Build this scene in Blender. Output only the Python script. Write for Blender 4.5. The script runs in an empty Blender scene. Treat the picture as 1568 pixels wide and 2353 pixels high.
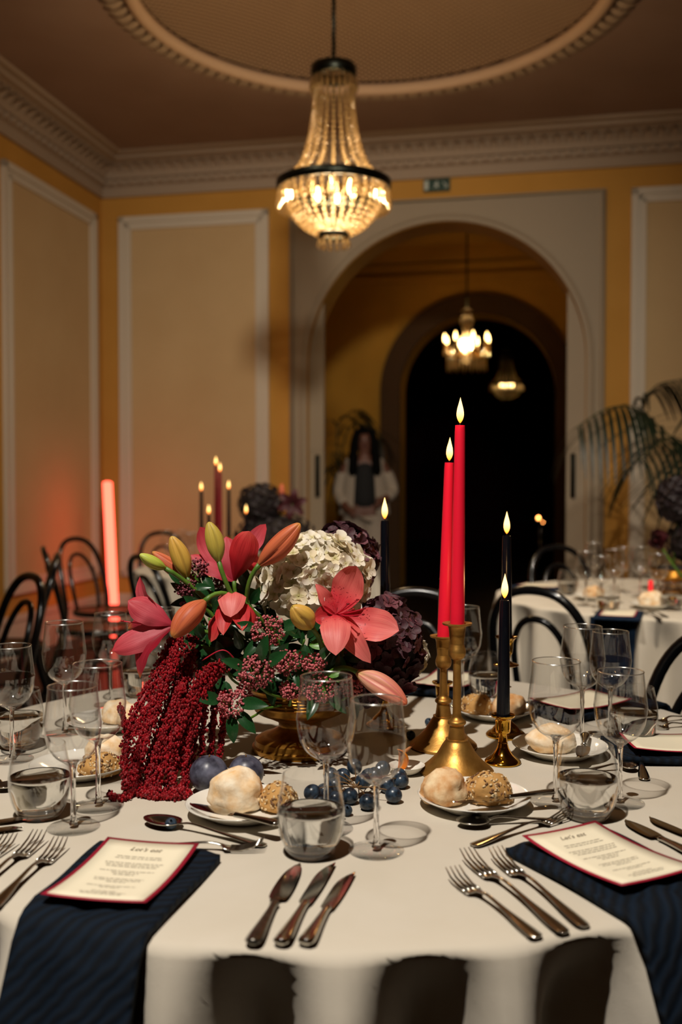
import bpy, math, random
from mathutils import Vector, Matrix, noise, Quaternion
scene = bpy.context.scene
COL = scene.collection
PI = math.pi
R = math.radians
def V(*a): return Vector(a)

# ------------------------------------------------------------------ camera
CAMZ = 1.25; FPX = 2288.0; PITCH = math.atan((1176.5 - 1110.0) / FPX)
cd = bpy.data.cameras.new('camera'); cam = bpy.data.objects.new('camera', cd); COL.objects.link(cam)
cd.sensor_fit = 'VERTICAL'; cd.sensor_height = 36.0; cd.sensor_width = 24.0; cd.lens = 35.0
cam.location = (0, 0, CAMZ); cam.rotation_euler = (PI / 2 - PITCH, 0, 0)
cd.clip_start = 0.05; cd.clip_end = 80
cd.dof.use_dof = True; cd.dof.focus_distance = 1.70; cd.dof.aperture_fstop = 2.9
scene.camera = cam

# ------------------------------------------------------------------ light
w = bpy.data.worlds.new('world'); scene.world = w; w.use_nodes = True
w.node_tree.nodes['Background'].inputs[0].default_value = (0.9, 0.72, 0.5, 1)
w.node_tree.nodes['Background'].inputs[1].default_value = 0.012
def spot(name, loc, target, power, color, size, blend=0.5, radius=0.05):
    l = bpy.data.lights.new(name, 'SPOT'); o = bpy.data.objects.new(name, l); COL.objects.link(o)
    l.energy = power; l.color = color; l.spot_size = R(size); l.spot_blend = blend; l.shadow_soft_size = radius
    o.location = loc; o.rotation_euler = (Vector(target) - Vector(loc)).to_track_quat('-Z', 'Y').to_euler()
    return o
def point(name, loc, power, color, radius=0.03):
    l = bpy.data.lights.new(name, 'POINT'); o = bpy.data.objects.new(name, l); COL.objects.link(o)
    l.energy = power; l.color = color; l.shadow_soft_size = radius; o.location = loc
    return o
spot('table_spotlight', (-0.55, 0.22, 3.80), (0.0, 1.70, 0.8), 510, (1.0, 0.915, 0.81), 62, 0.7, 0.035)
spot('room_spotlight', (0.55, -0.6, 3.80), (-0.20, 8.3, 1.55), 1120, (1.0, 0.90, 0.75), 54, 1.0, 0.30)
spot('right_table_spotlight', (1.15, 2.2, 3.90), (1.55, 4.3, 0.75), 400, (1.0, 0.86, 0.70), 75, 0.8, 0.04)
spot('left_table_spotlight', (-0.8, 4.4, 3.90), (-0.5, 5.3, 0.75), 110, (1.0, 0.84, 0.66), 75, 0.8, 0.04)
vs = scene.view_settings
scene.display_settings.display_device = 'sRGB'
vs.view_transform = 'Standard'; vs.look = 'None'; vs.gamma = 1.0; vs.exposure = 0.0; vs.use_curve_mapping = False
cy = scene.cycles
cy.max_bounces = 8; cy.diffuse_bounces = 3; cy.glossy_bounces = 3; cy.transparent_max_bounces = 32; cy.transmission_bounces = 8; cy.adaptive_threshold = 0.025
cy.caustics_reflective = False; cy.caustics_refractive = False; cy.sample_clamp_indirect = 4.0; cy.blur_glossy = 0.3

# ------------------------------------------------------------------ pixel helpers (where a thing of the photo stands in the room)
def ray(x, y):
    a = (x - 784.0) / FPX; b = -(y - 1176.5) / FPX; c, s = math.cos(PITCH), math.sin(PITCH)
    return V(a, c + b * s, -s + b * c)
def on_z(x, y, z=0.75):
    d = ray(x, y); return V(0, 0, CAMZ) + d * ((z - CAMZ) / d.z)
def at(x, y, Y):
    d = ray(x, y); return V(0, 0, CAMZ) + d * (Y / d.y)

# ------------------------------------------------------------------ materials
def srgb(h):
    h = h.lstrip('#'); c = [int(h[i:i + 2], 16) / 255 for i in (0, 2, 4)]
    return tuple(((x / 12.92) if x <= .04045 else ((x + .055) / 1.055) ** 2.4) for x in c) + (1,)
MATS = {}
class NT:
    def __init__(s, name):
        s.m = bpy.data.materials.new(name); s.m.use_nodes = True; s.t = s.m.node_tree
        s.b = s.t.nodes.get('Principled BSDF'); s.out = s.t.nodes.get('Material Output'); MATS[name] = s.m
    def n(s, kind, **kw):
        o = s.t.nodes.new(kind)
        for k, v in kw.items():
            if k.startswith('i_'):
                key = k[2:].replace('_', ' ')
                o.inputs[key].default_value = v
            else: setattr(o, k, v)
        return o
    def l(s, a, b): s.t.links.new(a, b)
def mat(name, color, rough=.5, metal=0.0, spec=.5, var=None, vscale=30, bump=0, bscale=60, coat=0, sheen=0, sss=0, sscol=None, detail=4, coord='Object', trans=0, stretch=None):
    k = NT(name); b = k.b
    c = srgb(color) if isinstance(color, str) else color
    b.inputs['Base Color'].default_value = c; b.inputs['Roughness'].default_value = rough
    b.inputs['Metallic'].default_value = metal; b.inputs['Specular IOR Level'].default_value = spec
    b.inputs['Coat Weight'].default_value = coat; b.inputs['Sheen Weight'].default_value = sheen
    if sss:
        b.inputs['Subsurface Weight'].default_value = sss; b.inputs['Subsurface Radius'].default_value = sscol or (.01, .004, .003)
        b.inputs['Subsurface Scale'].default_value = 1.0
    if var or bump:
        tc = k.n('ShaderNodeTexCoord'); src = tc.outputs[coord]
        if stretch:
            mp = k.n('ShaderNodeMapping'); mp.inputs['Scale'].default_value = stretch; k.l(src, mp.inputs[0]); src = mp.outputs[0]
    if var:
        nz = k.n('ShaderNodeTexNoise'); nz.inputs['Scale'].default_value = vscale; nz.inputs['Detail'].default_value = detail
        k.l(src, nz.inputs['Vector'])
        rp = k.n('ShaderNodeValToRGB'); rp.color_ramp.elements[0].position = .32; rp.color_ramp.elements[1].position = .68
        rp.color_ramp.elements[0].color = c; rp.color_ramp.elements[1].color = srgb(var)
        k.l(nz.outputs['Fac'], rp.inputs[0]); k.l(rp.outputs[0], b.inputs['Base Color'])
    if bump:
        nb = k.n('ShaderNodeTexNoise'); nb.inputs['Scale'].default_value = bscale; nb.inputs['Detail'].default_value = 3
        k.l(src, nb.inputs['Vector'])
        bp = k.n('ShaderNodeBump'); bp.inputs['Strength'].default_value = bump; bp.inputs['Distance'].default_value = .002
        k.l(nb.outputs['Fac'], bp.inputs['Height']); k.l(bp.outputs[0], b.inputs['Normal'])
    return k.m
def emit(name, color, strength, color2=None):
    k = NT(name); k.t.nodes.remove(k.b)
    e = k.n('ShaderNodeEmission'); e.inputs[0].default_value = color; e.inputs[1].default_value = strength
    if color2:      # a flame: base colour to tip colour along its own height
        tc = k.n('ShaderNodeTexCoord'); sp = k.n('ShaderNodeSeparateXYZ'); k.l(tc.outputs['Generated'], sp.inputs[0])
        rp = k.n('ShaderNodeValToRGB'); rp.color_ramp.elements[0].color = color2; rp.color_ramp.elements[1].color = color
        rp.color_ramp.elements[0].position = .08; rp.color_ramp.elements[1].position = .45
        k.l(sp.outputs['Z'], rp.inputs[0]); k.l(rp.outputs[0], e.inputs[0])
    k.l(e.outputs[0], k.out.inputs[0])
    if name != 'neon': k.m.cycles.emission_sampling = 'NONE'      # tiny glowing things: their lamp light comes with them
    return k.m
def gradient(name, stops, rough=.5, streak=None, sscale=(60, 2, 1), spots=None, sss=.0, sheen=0, bump=.25, transl=None):
    """petal-like colour along the piece (UV v), streaks across it (UV u)"""
    k = NT(name); b = k.b; b.inputs['Roughness'].default_value = rough; b.inputs['Specular IOR Level'].default_value = .35
    b.inputs['Sheen Weight'].default_value = sheen
    tc = k.n('ShaderNodeTexCoord'); sp = k.n('ShaderNodeSeparateXYZ'); k.l(tc.outputs['UV'], sp.inputs[0])
    rp = k.n('ShaderNodeValToRGB'); el = rp.color_ramp.elements
    while len(el) < len(stops): el.new(.5)
    for e, (p, c) in zip(el, stops): e.position = p; e.color = srgb(c)
    k.l(sp.outputs['Y'], rp.inputs[0]); cur = rp.outputs[0]
    mp = k.n('ShaderNodeMapping'); mp.inputs['Scale'].default_value = sscale; k.l(tc.outputs['UV'], mp.inputs[0])
    nz = k.n('ShaderNodeTexNoise'); nz.inputs['Scale'].default_value = 1; nz.inputs['Detail'].default_value = 3; k.l(mp.outputs[0], nz.inputs['Vector'])
    if streak:
        mx = k.n('ShaderNodeMix', data_type='RGBA'); cr = k.n('ShaderNodeMapRange'); cr.inputs[1].default_value = .45; cr.inputs[2].default_value = .75
        k.l(nz.outputs['Fac'], cr.inputs[0]); k.l(cr.outputs[0], mx.inputs[0]); k.l(cur, mx.inputs[6]); mx.inputs[7].default_value = srgb(streak); cur = mx.outputs[2]
    if spots:
        vo = k.n('ShaderNodeTexVoronoi'); vo.inputs['Scale'].default_value = 1; m2 = k.n('ShaderNodeMapping'); m2.inputs['Scale'].default_value = (14, 26, 1)
        k.l(tc.outputs['UV'], m2.inputs[0]); k.l(m2.outputs[0], vo.inputs['Vector'])
        lt = k.n('ShaderNodeMath', operation='LESS_THAN'); lt.inputs[1].default_value = .22; k.l(vo.outputs['Distance'], lt.inputs[0])
        a = k.n('ShaderNodeMath', operation='LESS_THAN'); a.inputs[1].default_value = .5; k.l(sp.outputs['Y'], a.inputs[0])
        mu = k.n('ShaderNodeMath', operation='MULTIPLY'); k.l(lt.outputs[0], mu.inputs[0]); k.l(a.outputs[0], mu.inputs[1])
        mx = k.n('ShaderNodeMix', data_type='RGBA'); k.l(mu.outputs[0], mx.inputs[0]); k.l(cur, mx.inputs[6]); mx.inputs[7].default_value = srgb(spots); cur = mx.outputs[2]
    k.l(cur, b.inputs['Base Color'])
    if bump:
        bp = k.n('ShaderNodeBump'); bp.inputs['Strength'].default_value = bump; bp.inputs['Distance'].default_value = .001
        k.l(nz.outputs['Fac'], bp.inputs['Height']); k.l(bp.outputs[0], b.inputs['Normal'])
    if transl:
        tr = k.n('ShaderNodeBsdfTranslucent'); k.l(cur, tr.inputs[0]); ms = k.n('ShaderNodeMixShader'); ms.inputs[0].default_value = transl
        k.l(b.outputs[0], ms.inputs[1]); k.l(tr.outputs[0], ms.inputs[2]); k.l(ms.outputs[0], k.out.inputs[0])
    return k.m
def thin_glass(name, tint, edge, gloss=1.0, rough=.0):
    """thin-walled clear glass: the wall lets light straight through, mirrors by Fresnel, and is denser seen edge-on"""
    k = NT(name); k.t.nodes.remove(k.b)
    lw = k.n('ShaderNodeLayerWeight'); lw.inputs[0].default_value = .28
    rp = k.n('ShaderNodeValToRGB'); rp.color_ramp.elements[0].color = tint; rp.color_ramp.elements[1].color = edge
    rp.color_ramp.elements[0].position = .45; rp.color_ramp.elements[1].position = .97
    k.l(lw.outputs['Facing'], rp.inputs[0])
    tr = k.n('ShaderNodeBsdfTransparent'); k.l(rp.outputs[0], tr.inputs[0])
    gl = k.n('ShaderNodeBsdfGlossy'); gl.inputs['Roughness'].default_value = rough; gl.inputs[0].default_value = (gloss, gloss, gloss, 1)
    lf_ = k.n('ShaderNodeLayerWeight'); lf_.inputs[0].default_value = .5       # Schlick reflectance of a glass wall, alike from both sides
    pw = k.n('ShaderNodeMath', operation='POWER'); pw.inputs[1].default_value = 4.0; k.l(lf_.outputs['Facing'], pw.inputs[0])
    fr = k.n('ShaderNodeMath', operation='MULTIPLY_ADD'); fr.inputs[1].default_value = .75; fr.inputs[2].default_value = .05; k.l(pw.outputs[0], fr.inputs[0])
    ms = k.n('ShaderNodeMixShader'); k.l(fr.outputs[0], ms.inputs[0]); k.l(tr.outputs[0], ms.inputs[1]); k.l(gl.outputs[0], ms.inputs[2])
    k.l(ms.outputs[0], k.out.inputs[0]); return k.m
def solid_glass(name, ior, clear, color=(1, 1, 1, 1), rough=0.0):
    k = NT(name); k.t.nodes.remove(k.b)
    g = k.n('ShaderNodeBsdfGlass'); g.inputs['IOR'].default_value = ior; g.inputs['Roughness'].default_value = rough; g.inputs[0].default_value = color
    tr = k.n('ShaderNodeBsdfTransparent'); tr.inputs[0].default_value = (.92, .92, .9, 1)
    ms = k.n('ShaderNodeMixShader'); ms.inputs[0].default_value = clear
    k.l(g.outputs[0], ms.inputs[1]); k.l(tr.outputs[0], ms.inputs[2]); k.l(ms.outputs[0], k.out.inputs[0]); return k.m

mat('cloth', '#cfc6b6', .9, spec=.15, var='#c9bfad', vscale=7, bump=.35, bscale=900, sheen=.1)
mat('navy', '#0b2238', .85, spec=.2, var='#061426', vscale=40, bump=.6, bscale=500)
mat('paper', '#e9dfc4', .6, spec=.3)
mat('card_red', '#9c1830', .6, spec=.3)
mat('print', '#8a7f6a', .8)
mat('steel', '#b9b4aa', .13, 1.0, bump=.02, bscale=30)
mat('steel_worn', '#8f8a82', .3, 1.0, var='#6f6a62', vscale=90)
mat('porcelain', '#e6e1d5', .12, spec=.5, coat=.3)
mat('brass', '#c8984e', .42, .85, var='#a47434', vscale=35, bump=.1, bscale=200)
mat('gold', '#c99a3a', .1, 1.0)
mat('vase_gold', '#c08c3a', .36, .9, var='#8a5c20', vscale=45, bump=.1, bscale=150)
mat('wax_red', '#f01a38', .42, spec=.4, sss=.25, sscol=(.012, .002, .002))
mat('wax_dark_red', '#7d1220', .45, spec=.4)
mat('wax_black', '#0a0d14', .22, spec=.5, bump=.15, bscale=60)
mat('wick', '#0a0806', .9)
mat('black_wood', '#07090b', .2, spec=.5, coat=.3)
mat('seat_wood', '#5a3212', .45, var='#3c1f0a', vscale=14)
mat('yellow_wall', '#c48f42', .75, spec=.2, var='#be893c', vscale=3)
mat('panel_wall', '#caab7e', .75, spec=.2, var='#c4a477', vscale=2)
mat('white_trim', '#d0c2ae', .55, spec=.3)
mat('surround_dimmed', '#a08f78', .6, spec=.25)  # white trim darkened: light falloff around the arch put into the colour
mat('plaster', '#a8937e', .8, spec=.15)
mat('ceiling_paint', '#9f8576', .85, spec=.1, var='#987e6e', vscale=2)
mat('lattice', '#c0a184', .8, spec=.15)
mat('lattice_back', '#3a2820', .9, spec=.1)
mat('floor_wood', '#1a0f08', .4, spec=.3, var='#0e0704', vscale=6, stretch=(1, 8, 1))
mat('passage_wall', '#bc8a34', .8, spec=.15, var='#ae7e2c', vscale=2)
mat('passage_stone', '#4a3420', .8, spec=.15)
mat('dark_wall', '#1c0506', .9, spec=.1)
mat('dark_metal', '#2a2c26', .35, 1.0)
mat('handle_dark', '#16180f', .35, .8)
mat('sign_green', '#0c3526', .4, spec=.4)
mat('sign_white', '#b9beb2', .5)
mat('green_stem', '#5c8026', .5, var='#40641a', vscale=60)
mat('leaf', '#1f4a22', .28, spec=.5, var='#12351a', vscale=40, coat=.2)
mat('leaf_light', '#5c8a2a', .35, spec=.4, var='#3f6e22', vscale=40)
mat('berry', '#c8686a', .38, spec=.45, var='#a04a54', vscale=90)
mat('berry_dark', '#7c3a44', .4, spec=.4, var='#58242e', vscale=90)
mat('amaranth', '#a60a1a', .55, spec=.3, var='#5c040c', vscale=140)
mat('amaranth_stem', '#c8203c', .45)
mat('hyd_core', '#1c1410', .9)
mat('hyd_white_core', '#b5aa86', .9)
mat('plum', '#161320', .36, spec=.4, var='#6a6c7e', vscale=48, detail=8)
mat('grape', '#0c1119', .3, spec=.5, var='#36485a', vscale=130, detail=5)
mat('berry_blue', '#141d2a', .45, spec=.3, var='#46586a', vscale=150, detail=5)
mat('grape_stem', '#6a4a24', .7)
mat('orange_flesh', '#e08420', .4, var='#d06a10', vscale=60, spec=.4)
mat('husk', '#a86a3a', .7)
mat('crust', '#e4b87e', .8, spec=.15, var='#f8ead0', vscale=42, bump=1.0, bscale=70, detail=8)
mat('crust_brown', '#c2813e', .8, spec=.15, var='#f2dcb4', vscale=36, bump=.9, bscale=80, detail=8)
mat('crust_seed', '#c79a5e', .8, spec=.2, var='#a87a40', vscale=30, bump=.6, bscale=120)
mat('seed', '#b08450', .7, var='#ecd8ac', vscale=300)
mat('seed_dark', '#6e4a2a', .7)
mat('palm', '#101f10', .45, spec=.3, var='#080f07', vscale=10)
mat('palm_stem', '#3a3a1a', .6)
mat('pot', '#3a2a20', .6)
mat('soil', '#140d08', .95)
mat('skin', '#6a4232', .5, sss=.1)
mat('hair', '#050403', .8, spec=.1)
mat('jacket', '#a89a8a', .85, sheen=.1)
mat('black_top', '#0a0809', .8)
mat('trousers', '#a8998a', .85)
mat('shoe', '#120e0c', .4)
mat('dark_red', '#4a0a12', .6)
mat('tube_cap', '#20201f', .4)
emit('flame', (1.0, .58, .18, 1), 4.2, (1.0, .20, .015, 1))
emit('bulb', (1.0, .62, .22, 1), 18.0)
emit('bulb_soft', (1.0, .60, .20, 1), 14.0)
emit('neon', (1.0, .085, .05, 1), 5.6)
emit('ember', (1.0, .34, .08, 1), 16.0)
emit('tealight_red', (1.0, .03, .03, 1), 1.2)
thin_glass('glass', (.992, .993, .992, 1), (.66, .69, .68, 1), 1.0, .03)
thin_glass('foot_glass', (.996, .996, .996, 1), (.80, .82, .81, 1), .9, .03)
solid_glass('stem_glass', 1.45, 0)
k = NT('rim_glass'); k.t.nodes.remove(k.b)
_t = k.n('ShaderNodeBsdfTransparent'); _g = k.n('ShaderNodeBsdfGlossy'); _g.inputs['Roughness'].default_value = .22; _g.inputs[0].default_value = (.95, .97, .96, 1)
_m = k.n('ShaderNodeMixShader'); _m.inputs[0].default_value = .45; k.l(_t.outputs[0], _m.inputs[1]); k.l(_g.outputs[0], _m.inputs[2]); k.l(_m.outputs[0], k.out.inputs[0])
solid_glass('water', 1.33, 0, (.985, .99, .985, 1))
k = NT('crystal'); k.t.nodes.remove(k.b)
_g = k.n('ShaderNodeBsdfGlass'); _g.inputs['IOR'].default_value = 1.5; _g.inputs['Roughness'].default_value = .0; _g.inputs[0].default_value = (1, .93, .8, 1)
_t = k.n('ShaderNodeBsdfTranslucent'); _t.inputs[0].default_value = (.9, .72, .46, 1)
_m = k.n('ShaderNodeMixShader'); _m.inputs[0].default_value = .32; k.l(_g.outputs[0], _m.inputs[1]); k.l(_t.outputs[0], _m.inputs[2]); k.l(_m.outputs[0], k.out.inputs[0])
gradient('lily_coral', [(0, '#b01828'), (.3, '#d8323e'), (.6, '#ea766f'), (1, '#e88078')], .45, '#d6545a', spots='#7a0f1c', transl=.22)
gradient('lily_pink', [(0, '#a32036'), (.25, '#c04050'), (.6, '#d2606a'), (1, '#c83c44')], .45, '#b03244', transl=.22)
gradient('lily_red', [(0, '#8a0f1c'), (.35, '#b81c28'), (.8, '#d03a3c'), (1, '#dc5a50')], .45, '#9a1420', transl=.2)
gradient('lily_maroon_dimmed', [(0, '#2c060c'), (.5, '#3c0a12'), (1, '#4a0e16')], .55, '#26050a')  # background lily and carnation, darkened: their dim light put into the colour
gradient('lily_deep', [(0, '#7a1020'), (.4, '#9c1a2c'), (.9, '#b83444'), (1, '#c8863a')], .45, '#7c1222', transl=.2)
gradient('bud_green', [(0, '#7f9a30'), (.4, '#b4bb48'), (1, '#c6c860')], .45, '#96a83a')
gradient('bud_yellow', [(0, '#9aa03a'), (.3, '#cda848'), (.8, '#d2a24c'), (1, '#c8b050')], .45, '#b48a3c', sscale=(18, 1.5, 1))
gradient('bud_olive', [(0, '#8a9a3a'), (.4, '#b5a044'), (1, '#c4a848')], .45, '#a08a3c', sscale=(18, 1.5, 1))
gradient('bud_orange', [(0, '#b87040'), (.3, '#c46440'), (.75, '#c8683e'), (1, '#d29a44')], .5, '#93382a', sscale=(26, 1.2, 1))
gradient('bud_peach', [(0, '#c8b860'), (.25, '#dca488'), (.7, '#d68064'), (1, '#cf6a30')], .45, '#b85058', sscale=(22, 1.2, 1))
gradient('hyd_white', [(0, '#cfc48a'), (.3, '#ece4cc'), (1, '#f2ece0')], .6, None, (6, 6, 1), transl=.25, bump=.1)
gradient('hyd_cream', [(0, '#b8b070'), (.4, '#e6d8b4'), (1, '#eee0c4')], .6, None, (6, 6, 1), transl=.25, bump=.1)
gradient('hyd_dark', [(0, '#3a1a20'), (.5, '#4a2630'), (1, '#4c3238')], .6, '#2a1218', (5, 5, 1), transl=.12, bump=.1)
gradient('hyd_silhouette', [(0, '#14090c'), (.5, '#1c0e13'), (1, '#1f1216')], .6, '#10070a', (5, 5, 1), bump=.1)  # near-black copy of the dark hydrangea: background bouquets' silhouette shade put into the colour
gradient('hyd_mauve', [(0, '#5a2a30'), (.5, '#7c4650'), (1, '#785058')], .6, '#4a242c', (5, 5, 1), transl=.15, bump=.1)
# ------------------------------------------------------------------ mesh helpers
class MB:
    def __init__(s): s.v = []; s.f = []; s.uv = []; s.mi = []
    def add(s, shp, M=None, m=0):
        v, f, uv = shp if len(shp) == 3 else (shp[0], shp[1], None)
        o = len(s.v)
        s.v += [(M @ Vector(p)) if M is not None else Vector(p) for p in v]
        s.f += [tuple(i + o for i in q) for q in f]; s.mi += [m] * len(f)
        s.uv += list(uv) if uv else [(0, 0)] * len(v)
        return s
    def build(s, name, mats, parent=None, smooth=True, angle=None):
        me = bpy.data.meshes.new(name); me.from_pydata([tuple(p) for p in s.v], [], s.f); me.update()
        ul = me.uv_layers.new(name='UVMap')
        flat = []
        for lp in me.loops: flat += s.uv[lp.vertex_index]
        ul.data.foreach_set('uv', flat)
        if isinstance(mats, str): mats = [mats]
        for m in mats: me.materials.append(MATS[m])
        if len(mats) > 1: me.polygons.foreach_set('material_index', s.mi)
        if smooth:
            me.polygons.foreach_set('use_smooth', [True] * len(me.polygons))
            if angle: me.set_sharp_from_angle(angle=R(angle))
        o = bpy.data.objects.new(name, me); COL.objects.link(o)
        if parent: o.parent = parent
        return o
def part(name, shp, mats, parent=None, M=None, smooth=True, angle=None):
    return MB().add(shp, M).build(name, mats, parent, smooth, angle)
def tag(o, label, cat=None, group=None, kind=None):
    if label: o['label'] = label
    if cat: o['category'] = cat
    if group: o['group'] = group
    if kind: o['kind'] = kind
    return o
def thing(name, label, cat, loc=(0, 0, 0), rz=0, group=None, scale=None):
    o = bpy.data.objects.new(name, None); COL.objects.link(o); o.empty_display_size = .05
    o.location = loc; o.rotation_euler = (0, 0, rz)
    if scale: o.scale = (scale,) * 3
    return tag(o, label, cat, group)
def struct(o): o['kind'] = 'structure'; return o
def inst(src, name, parent, loc, rot=None, scale=None, M=None):
    o = bpy.data.objects.new(name, src); COL.objects.link(o); o.parent = parent
    if M is not None: o.matrix_local = M
    else:
        o.location = loc
        if rot: o.rotation_euler = rot
        if scale: o.scale = scale
    return o
def copy_tree(o, parent=None):
    c = o.copy(); COL.objects.link(c)
    if parent: c.parent = parent
    for ch in list(o.children): copy_tree(ch, c)
    return c
def dup(o, loc, rz, label, group=None, scale=None):
    c = copy_tree(o); c.location = loc; c.rotation_euler = (0, 0, rz); c['label'] = label
    if scale: c.scale = (scale,) * 3
    if group: c['group'] = group
    elif 'group' in c: del c['group']
    return c
def lathe(prof, n=32, close=False):
    v, f, uv, rings = [], [], [], []
    L = len(prof)
    for i, (r, z) in enumerate(prof):
        if r < 1e-6: rings.append([len(v)]); v.append((0, 0, z)); uv.append((.5, i / L))
        else:
            rings.append(list(range(len(v), len(v) + n)))
            for k in range(n):
                a = 2 * PI * k / n; v.append((r * math.cos(a), r * math.sin(a), z)); uv.append((k / n, i / L))
    pairs = [(i, i + 1) for i in range(L - 1)] + ([(L - 1, 0)] if close else [])
    for i, j in pairs:
        a, b = rings[i], rings[j]
        for k in range(n):
            k2 = (k + 1) % n
            if len(a) == 1 and len(b) == 1: continue
            if len(a) == 1: f.append((a[0], b[k2], b[k]))
            elif len(b) == 1: f.append((a[k], a[k2], b[0]))
            else: f.append((a[k], a[k2], b[k2], b[k]))
    return v, f, uv
def smoothp(pts, n=6):
    """Catmull-Rom through points of any dimension"""
    P = [Vector(p) for p in pts]; out = []
    for i in range(len(P) - 1):
        p0 = P[i - 1] if i else P[0] * 2 - P[1]; p1, p2 = P[i], P[i + 1]; p3 = P[i + 2] if i + 2 < len(P) else P[-1] * 2 - P[-2]
        for k in range(n):
            t = k / n
            out.append(.5 * ((2 * p1) + (p2 - p0) * t + (2 * p0 - 5 * p1 + 4 * p2 - p3) * t * t + (3 * p1 - p0 - 3 * p2 + p3) * t ** 3))
    out.append(P[-1]); return out
def sp2(pts, n=5): return [tuple(p) for p in smoothp([(a, b, 0) for a, b in pts], n)] and [(max(p[0], 0), p[1]) for p in smoothp([(a, b, 0) for a, b in pts], n)]
def tube(pts, rad, n=8, caps=True, closed=False, flat=1.0, up0=None):
    P = [Vector(p) for p in pts]; m = len(P); v, f, uv = [], [], []
    rr = rad if isinstance(rad, (list, tuple)) else [rad] * m
    up = Vector(up0) if up0 else None
    for i, p in enumerate(P):
        if closed: t = P[(i + 1) % m] - P[i - 1]
        else: t = P[min(i + 1, m - 1)] - P[max(i - 1, 0)]
        if t.length < 1e-9: t = V(0, 0, 1)
        t.normalize()
        if up is None: up = V(0, 0, 1) if abs(t.z) < .9 else V(1, 0, 0)
        s = t.cross(up)
        if s.length < 1e-6: s = t.orthogonal()
        s.normalize(); up = s.cross(t).normalized()
        for k in range(n):
            a = 2 * PI * k / n
            v.append(p + s * (rr[i] * math.cos(a)) + up * (rr[i] * flat * math.sin(a))); uv.append((k / n, i / max(m - 1, 1)))
    for i in range(m if closed else m - 1):
        j = (i + 1) % m
        for k in range(n):
            k2 = (k + 1) % n; f.append((i * n + k, i * n + k2, j * n + k2, j * n + k))
    if caps and not closed:
        f.append(tuple(reversed(range(n)))); f.append(tuple(range((m - 1) * n, m * n)))
    return v, f, uv
def box(x0, x1, y0, y1, z0, z1):
    v = [(x, y, z) for z in (z0, z1) for y in (y0, y1) for x in (x0, x1)]
    return v, [(0, 2, 3, 1), (4, 5, 7, 6), (0, 1, 5, 4), (2, 6, 7, 3), (0, 4, 6, 2), (1, 3, 7, 5)]
def bevbox(sx, sy, sz, b):
    """bevelled box centred on origin"""
    v, f = [], []
    hx, hy, hz = sx / 2, sy / 2, sz / 2
    lv = [(-hz, b), (-hz + b, 0), (hz - b, 0), (hz, b)]
    for z, i in lv:
        x, y = hx - i, hy - i; c = b * .7
        v += [(-x + c, -y, z), (x - c, -y, z), (x, -y + c, z), (x, y - c, z), (x - c, y, z), (-x + c, y, z), (-x, y - c, z), (-x, -y + c, z)]
    for l in range(3):
        for k in range(8): f.append((l * 8 + k, l * 8 + (k + 1) % 8, l * 8 + 8 + (k + 1) % 8, l * 8 + 8 + k))
    f.append(tuple(range(7, -1, -1))); f.append(tuple(range(24, 32)))
    return v, f
def grid(fn, nu, nv, wrap=False):
    v, f, uv = [], [], []
    for j in range(nv + 1):
        for i in range(nu + (0 if wrap else 1)):
            u, t = i / nu, j / nv; v.append(Vector(fn(u, t))); uv.append((u, t))
    W = nu if wrap else nu + 1
    for j in range(nv):
        for i in range(nu):
            a = j * W + i; b = j * W + (i + 1) % W; f.append((a, b, b + W, a + W))
    return v, f, uv
_ICO = {}
def ico(sub=1):
    if sub in _ICO: return _ICO[sub]
    import bmesh
    bm = bmesh.new(); bmesh.ops.create_icosphere(bm, subdivisions=sub, radius=1.0)
    bm.verts.ensure_lookup_table()
    r = ([v.co.copy() for v in bm.verts], [tuple(v.index for v in f.verts) for f in bm.faces]); bm.free(); _ICO[sub] = r
    return r
def ball(r, sub=2, c=(0, 0, 0), sc=(1, 1, 1)):
    v, f = ico(sub); c = Vector(c); return [Vector((p.x * r * sc[0], p.y * r * sc[1], p.z * r * sc[2])) + c for p in v], f
def T(loc, rz=0, rx=0, ry=0, s=1):
    return Matrix.Translation(Vector(loc)) @ Matrix.Rotation(rz, 4, 'Z') @ Matrix.Rotation(ry, 4, 'Y') @ Matrix.Rotation(rx, 4, 'X') @ (Matrix.Scale(s, 4) if not isinstance(s, tuple) else Matrix.Diagonal((s[0], s[1], s[2], 1)))
def frame(z, x=None, loc=(0, 0, 0), s=1.0):
    """matrix whose local Z is z (and X near x)"""
    z = Vector(z).normalized(); x = Vector(x) if x is not None else z.orthogonal()
    y = z.cross(x)
    if y.length < 1e-6: y = z.cross(z.orthogonal())
    y.normalize(); x = y.cross(z).normalized()
    M = Matrix((x, y, z)).transposed().to_4x4(); M = Matrix.Translation(Vector(loc)) @ M
    return M @ Matrix.Scale(s, 4) if s != 1 else M
def bez(a, b, c, n=10):
    return [a * (1 - t) ** 2 + b * 2 * t * (1 - t) + c * t * t for t in [i / n for i in range(n + 1)]]

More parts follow.
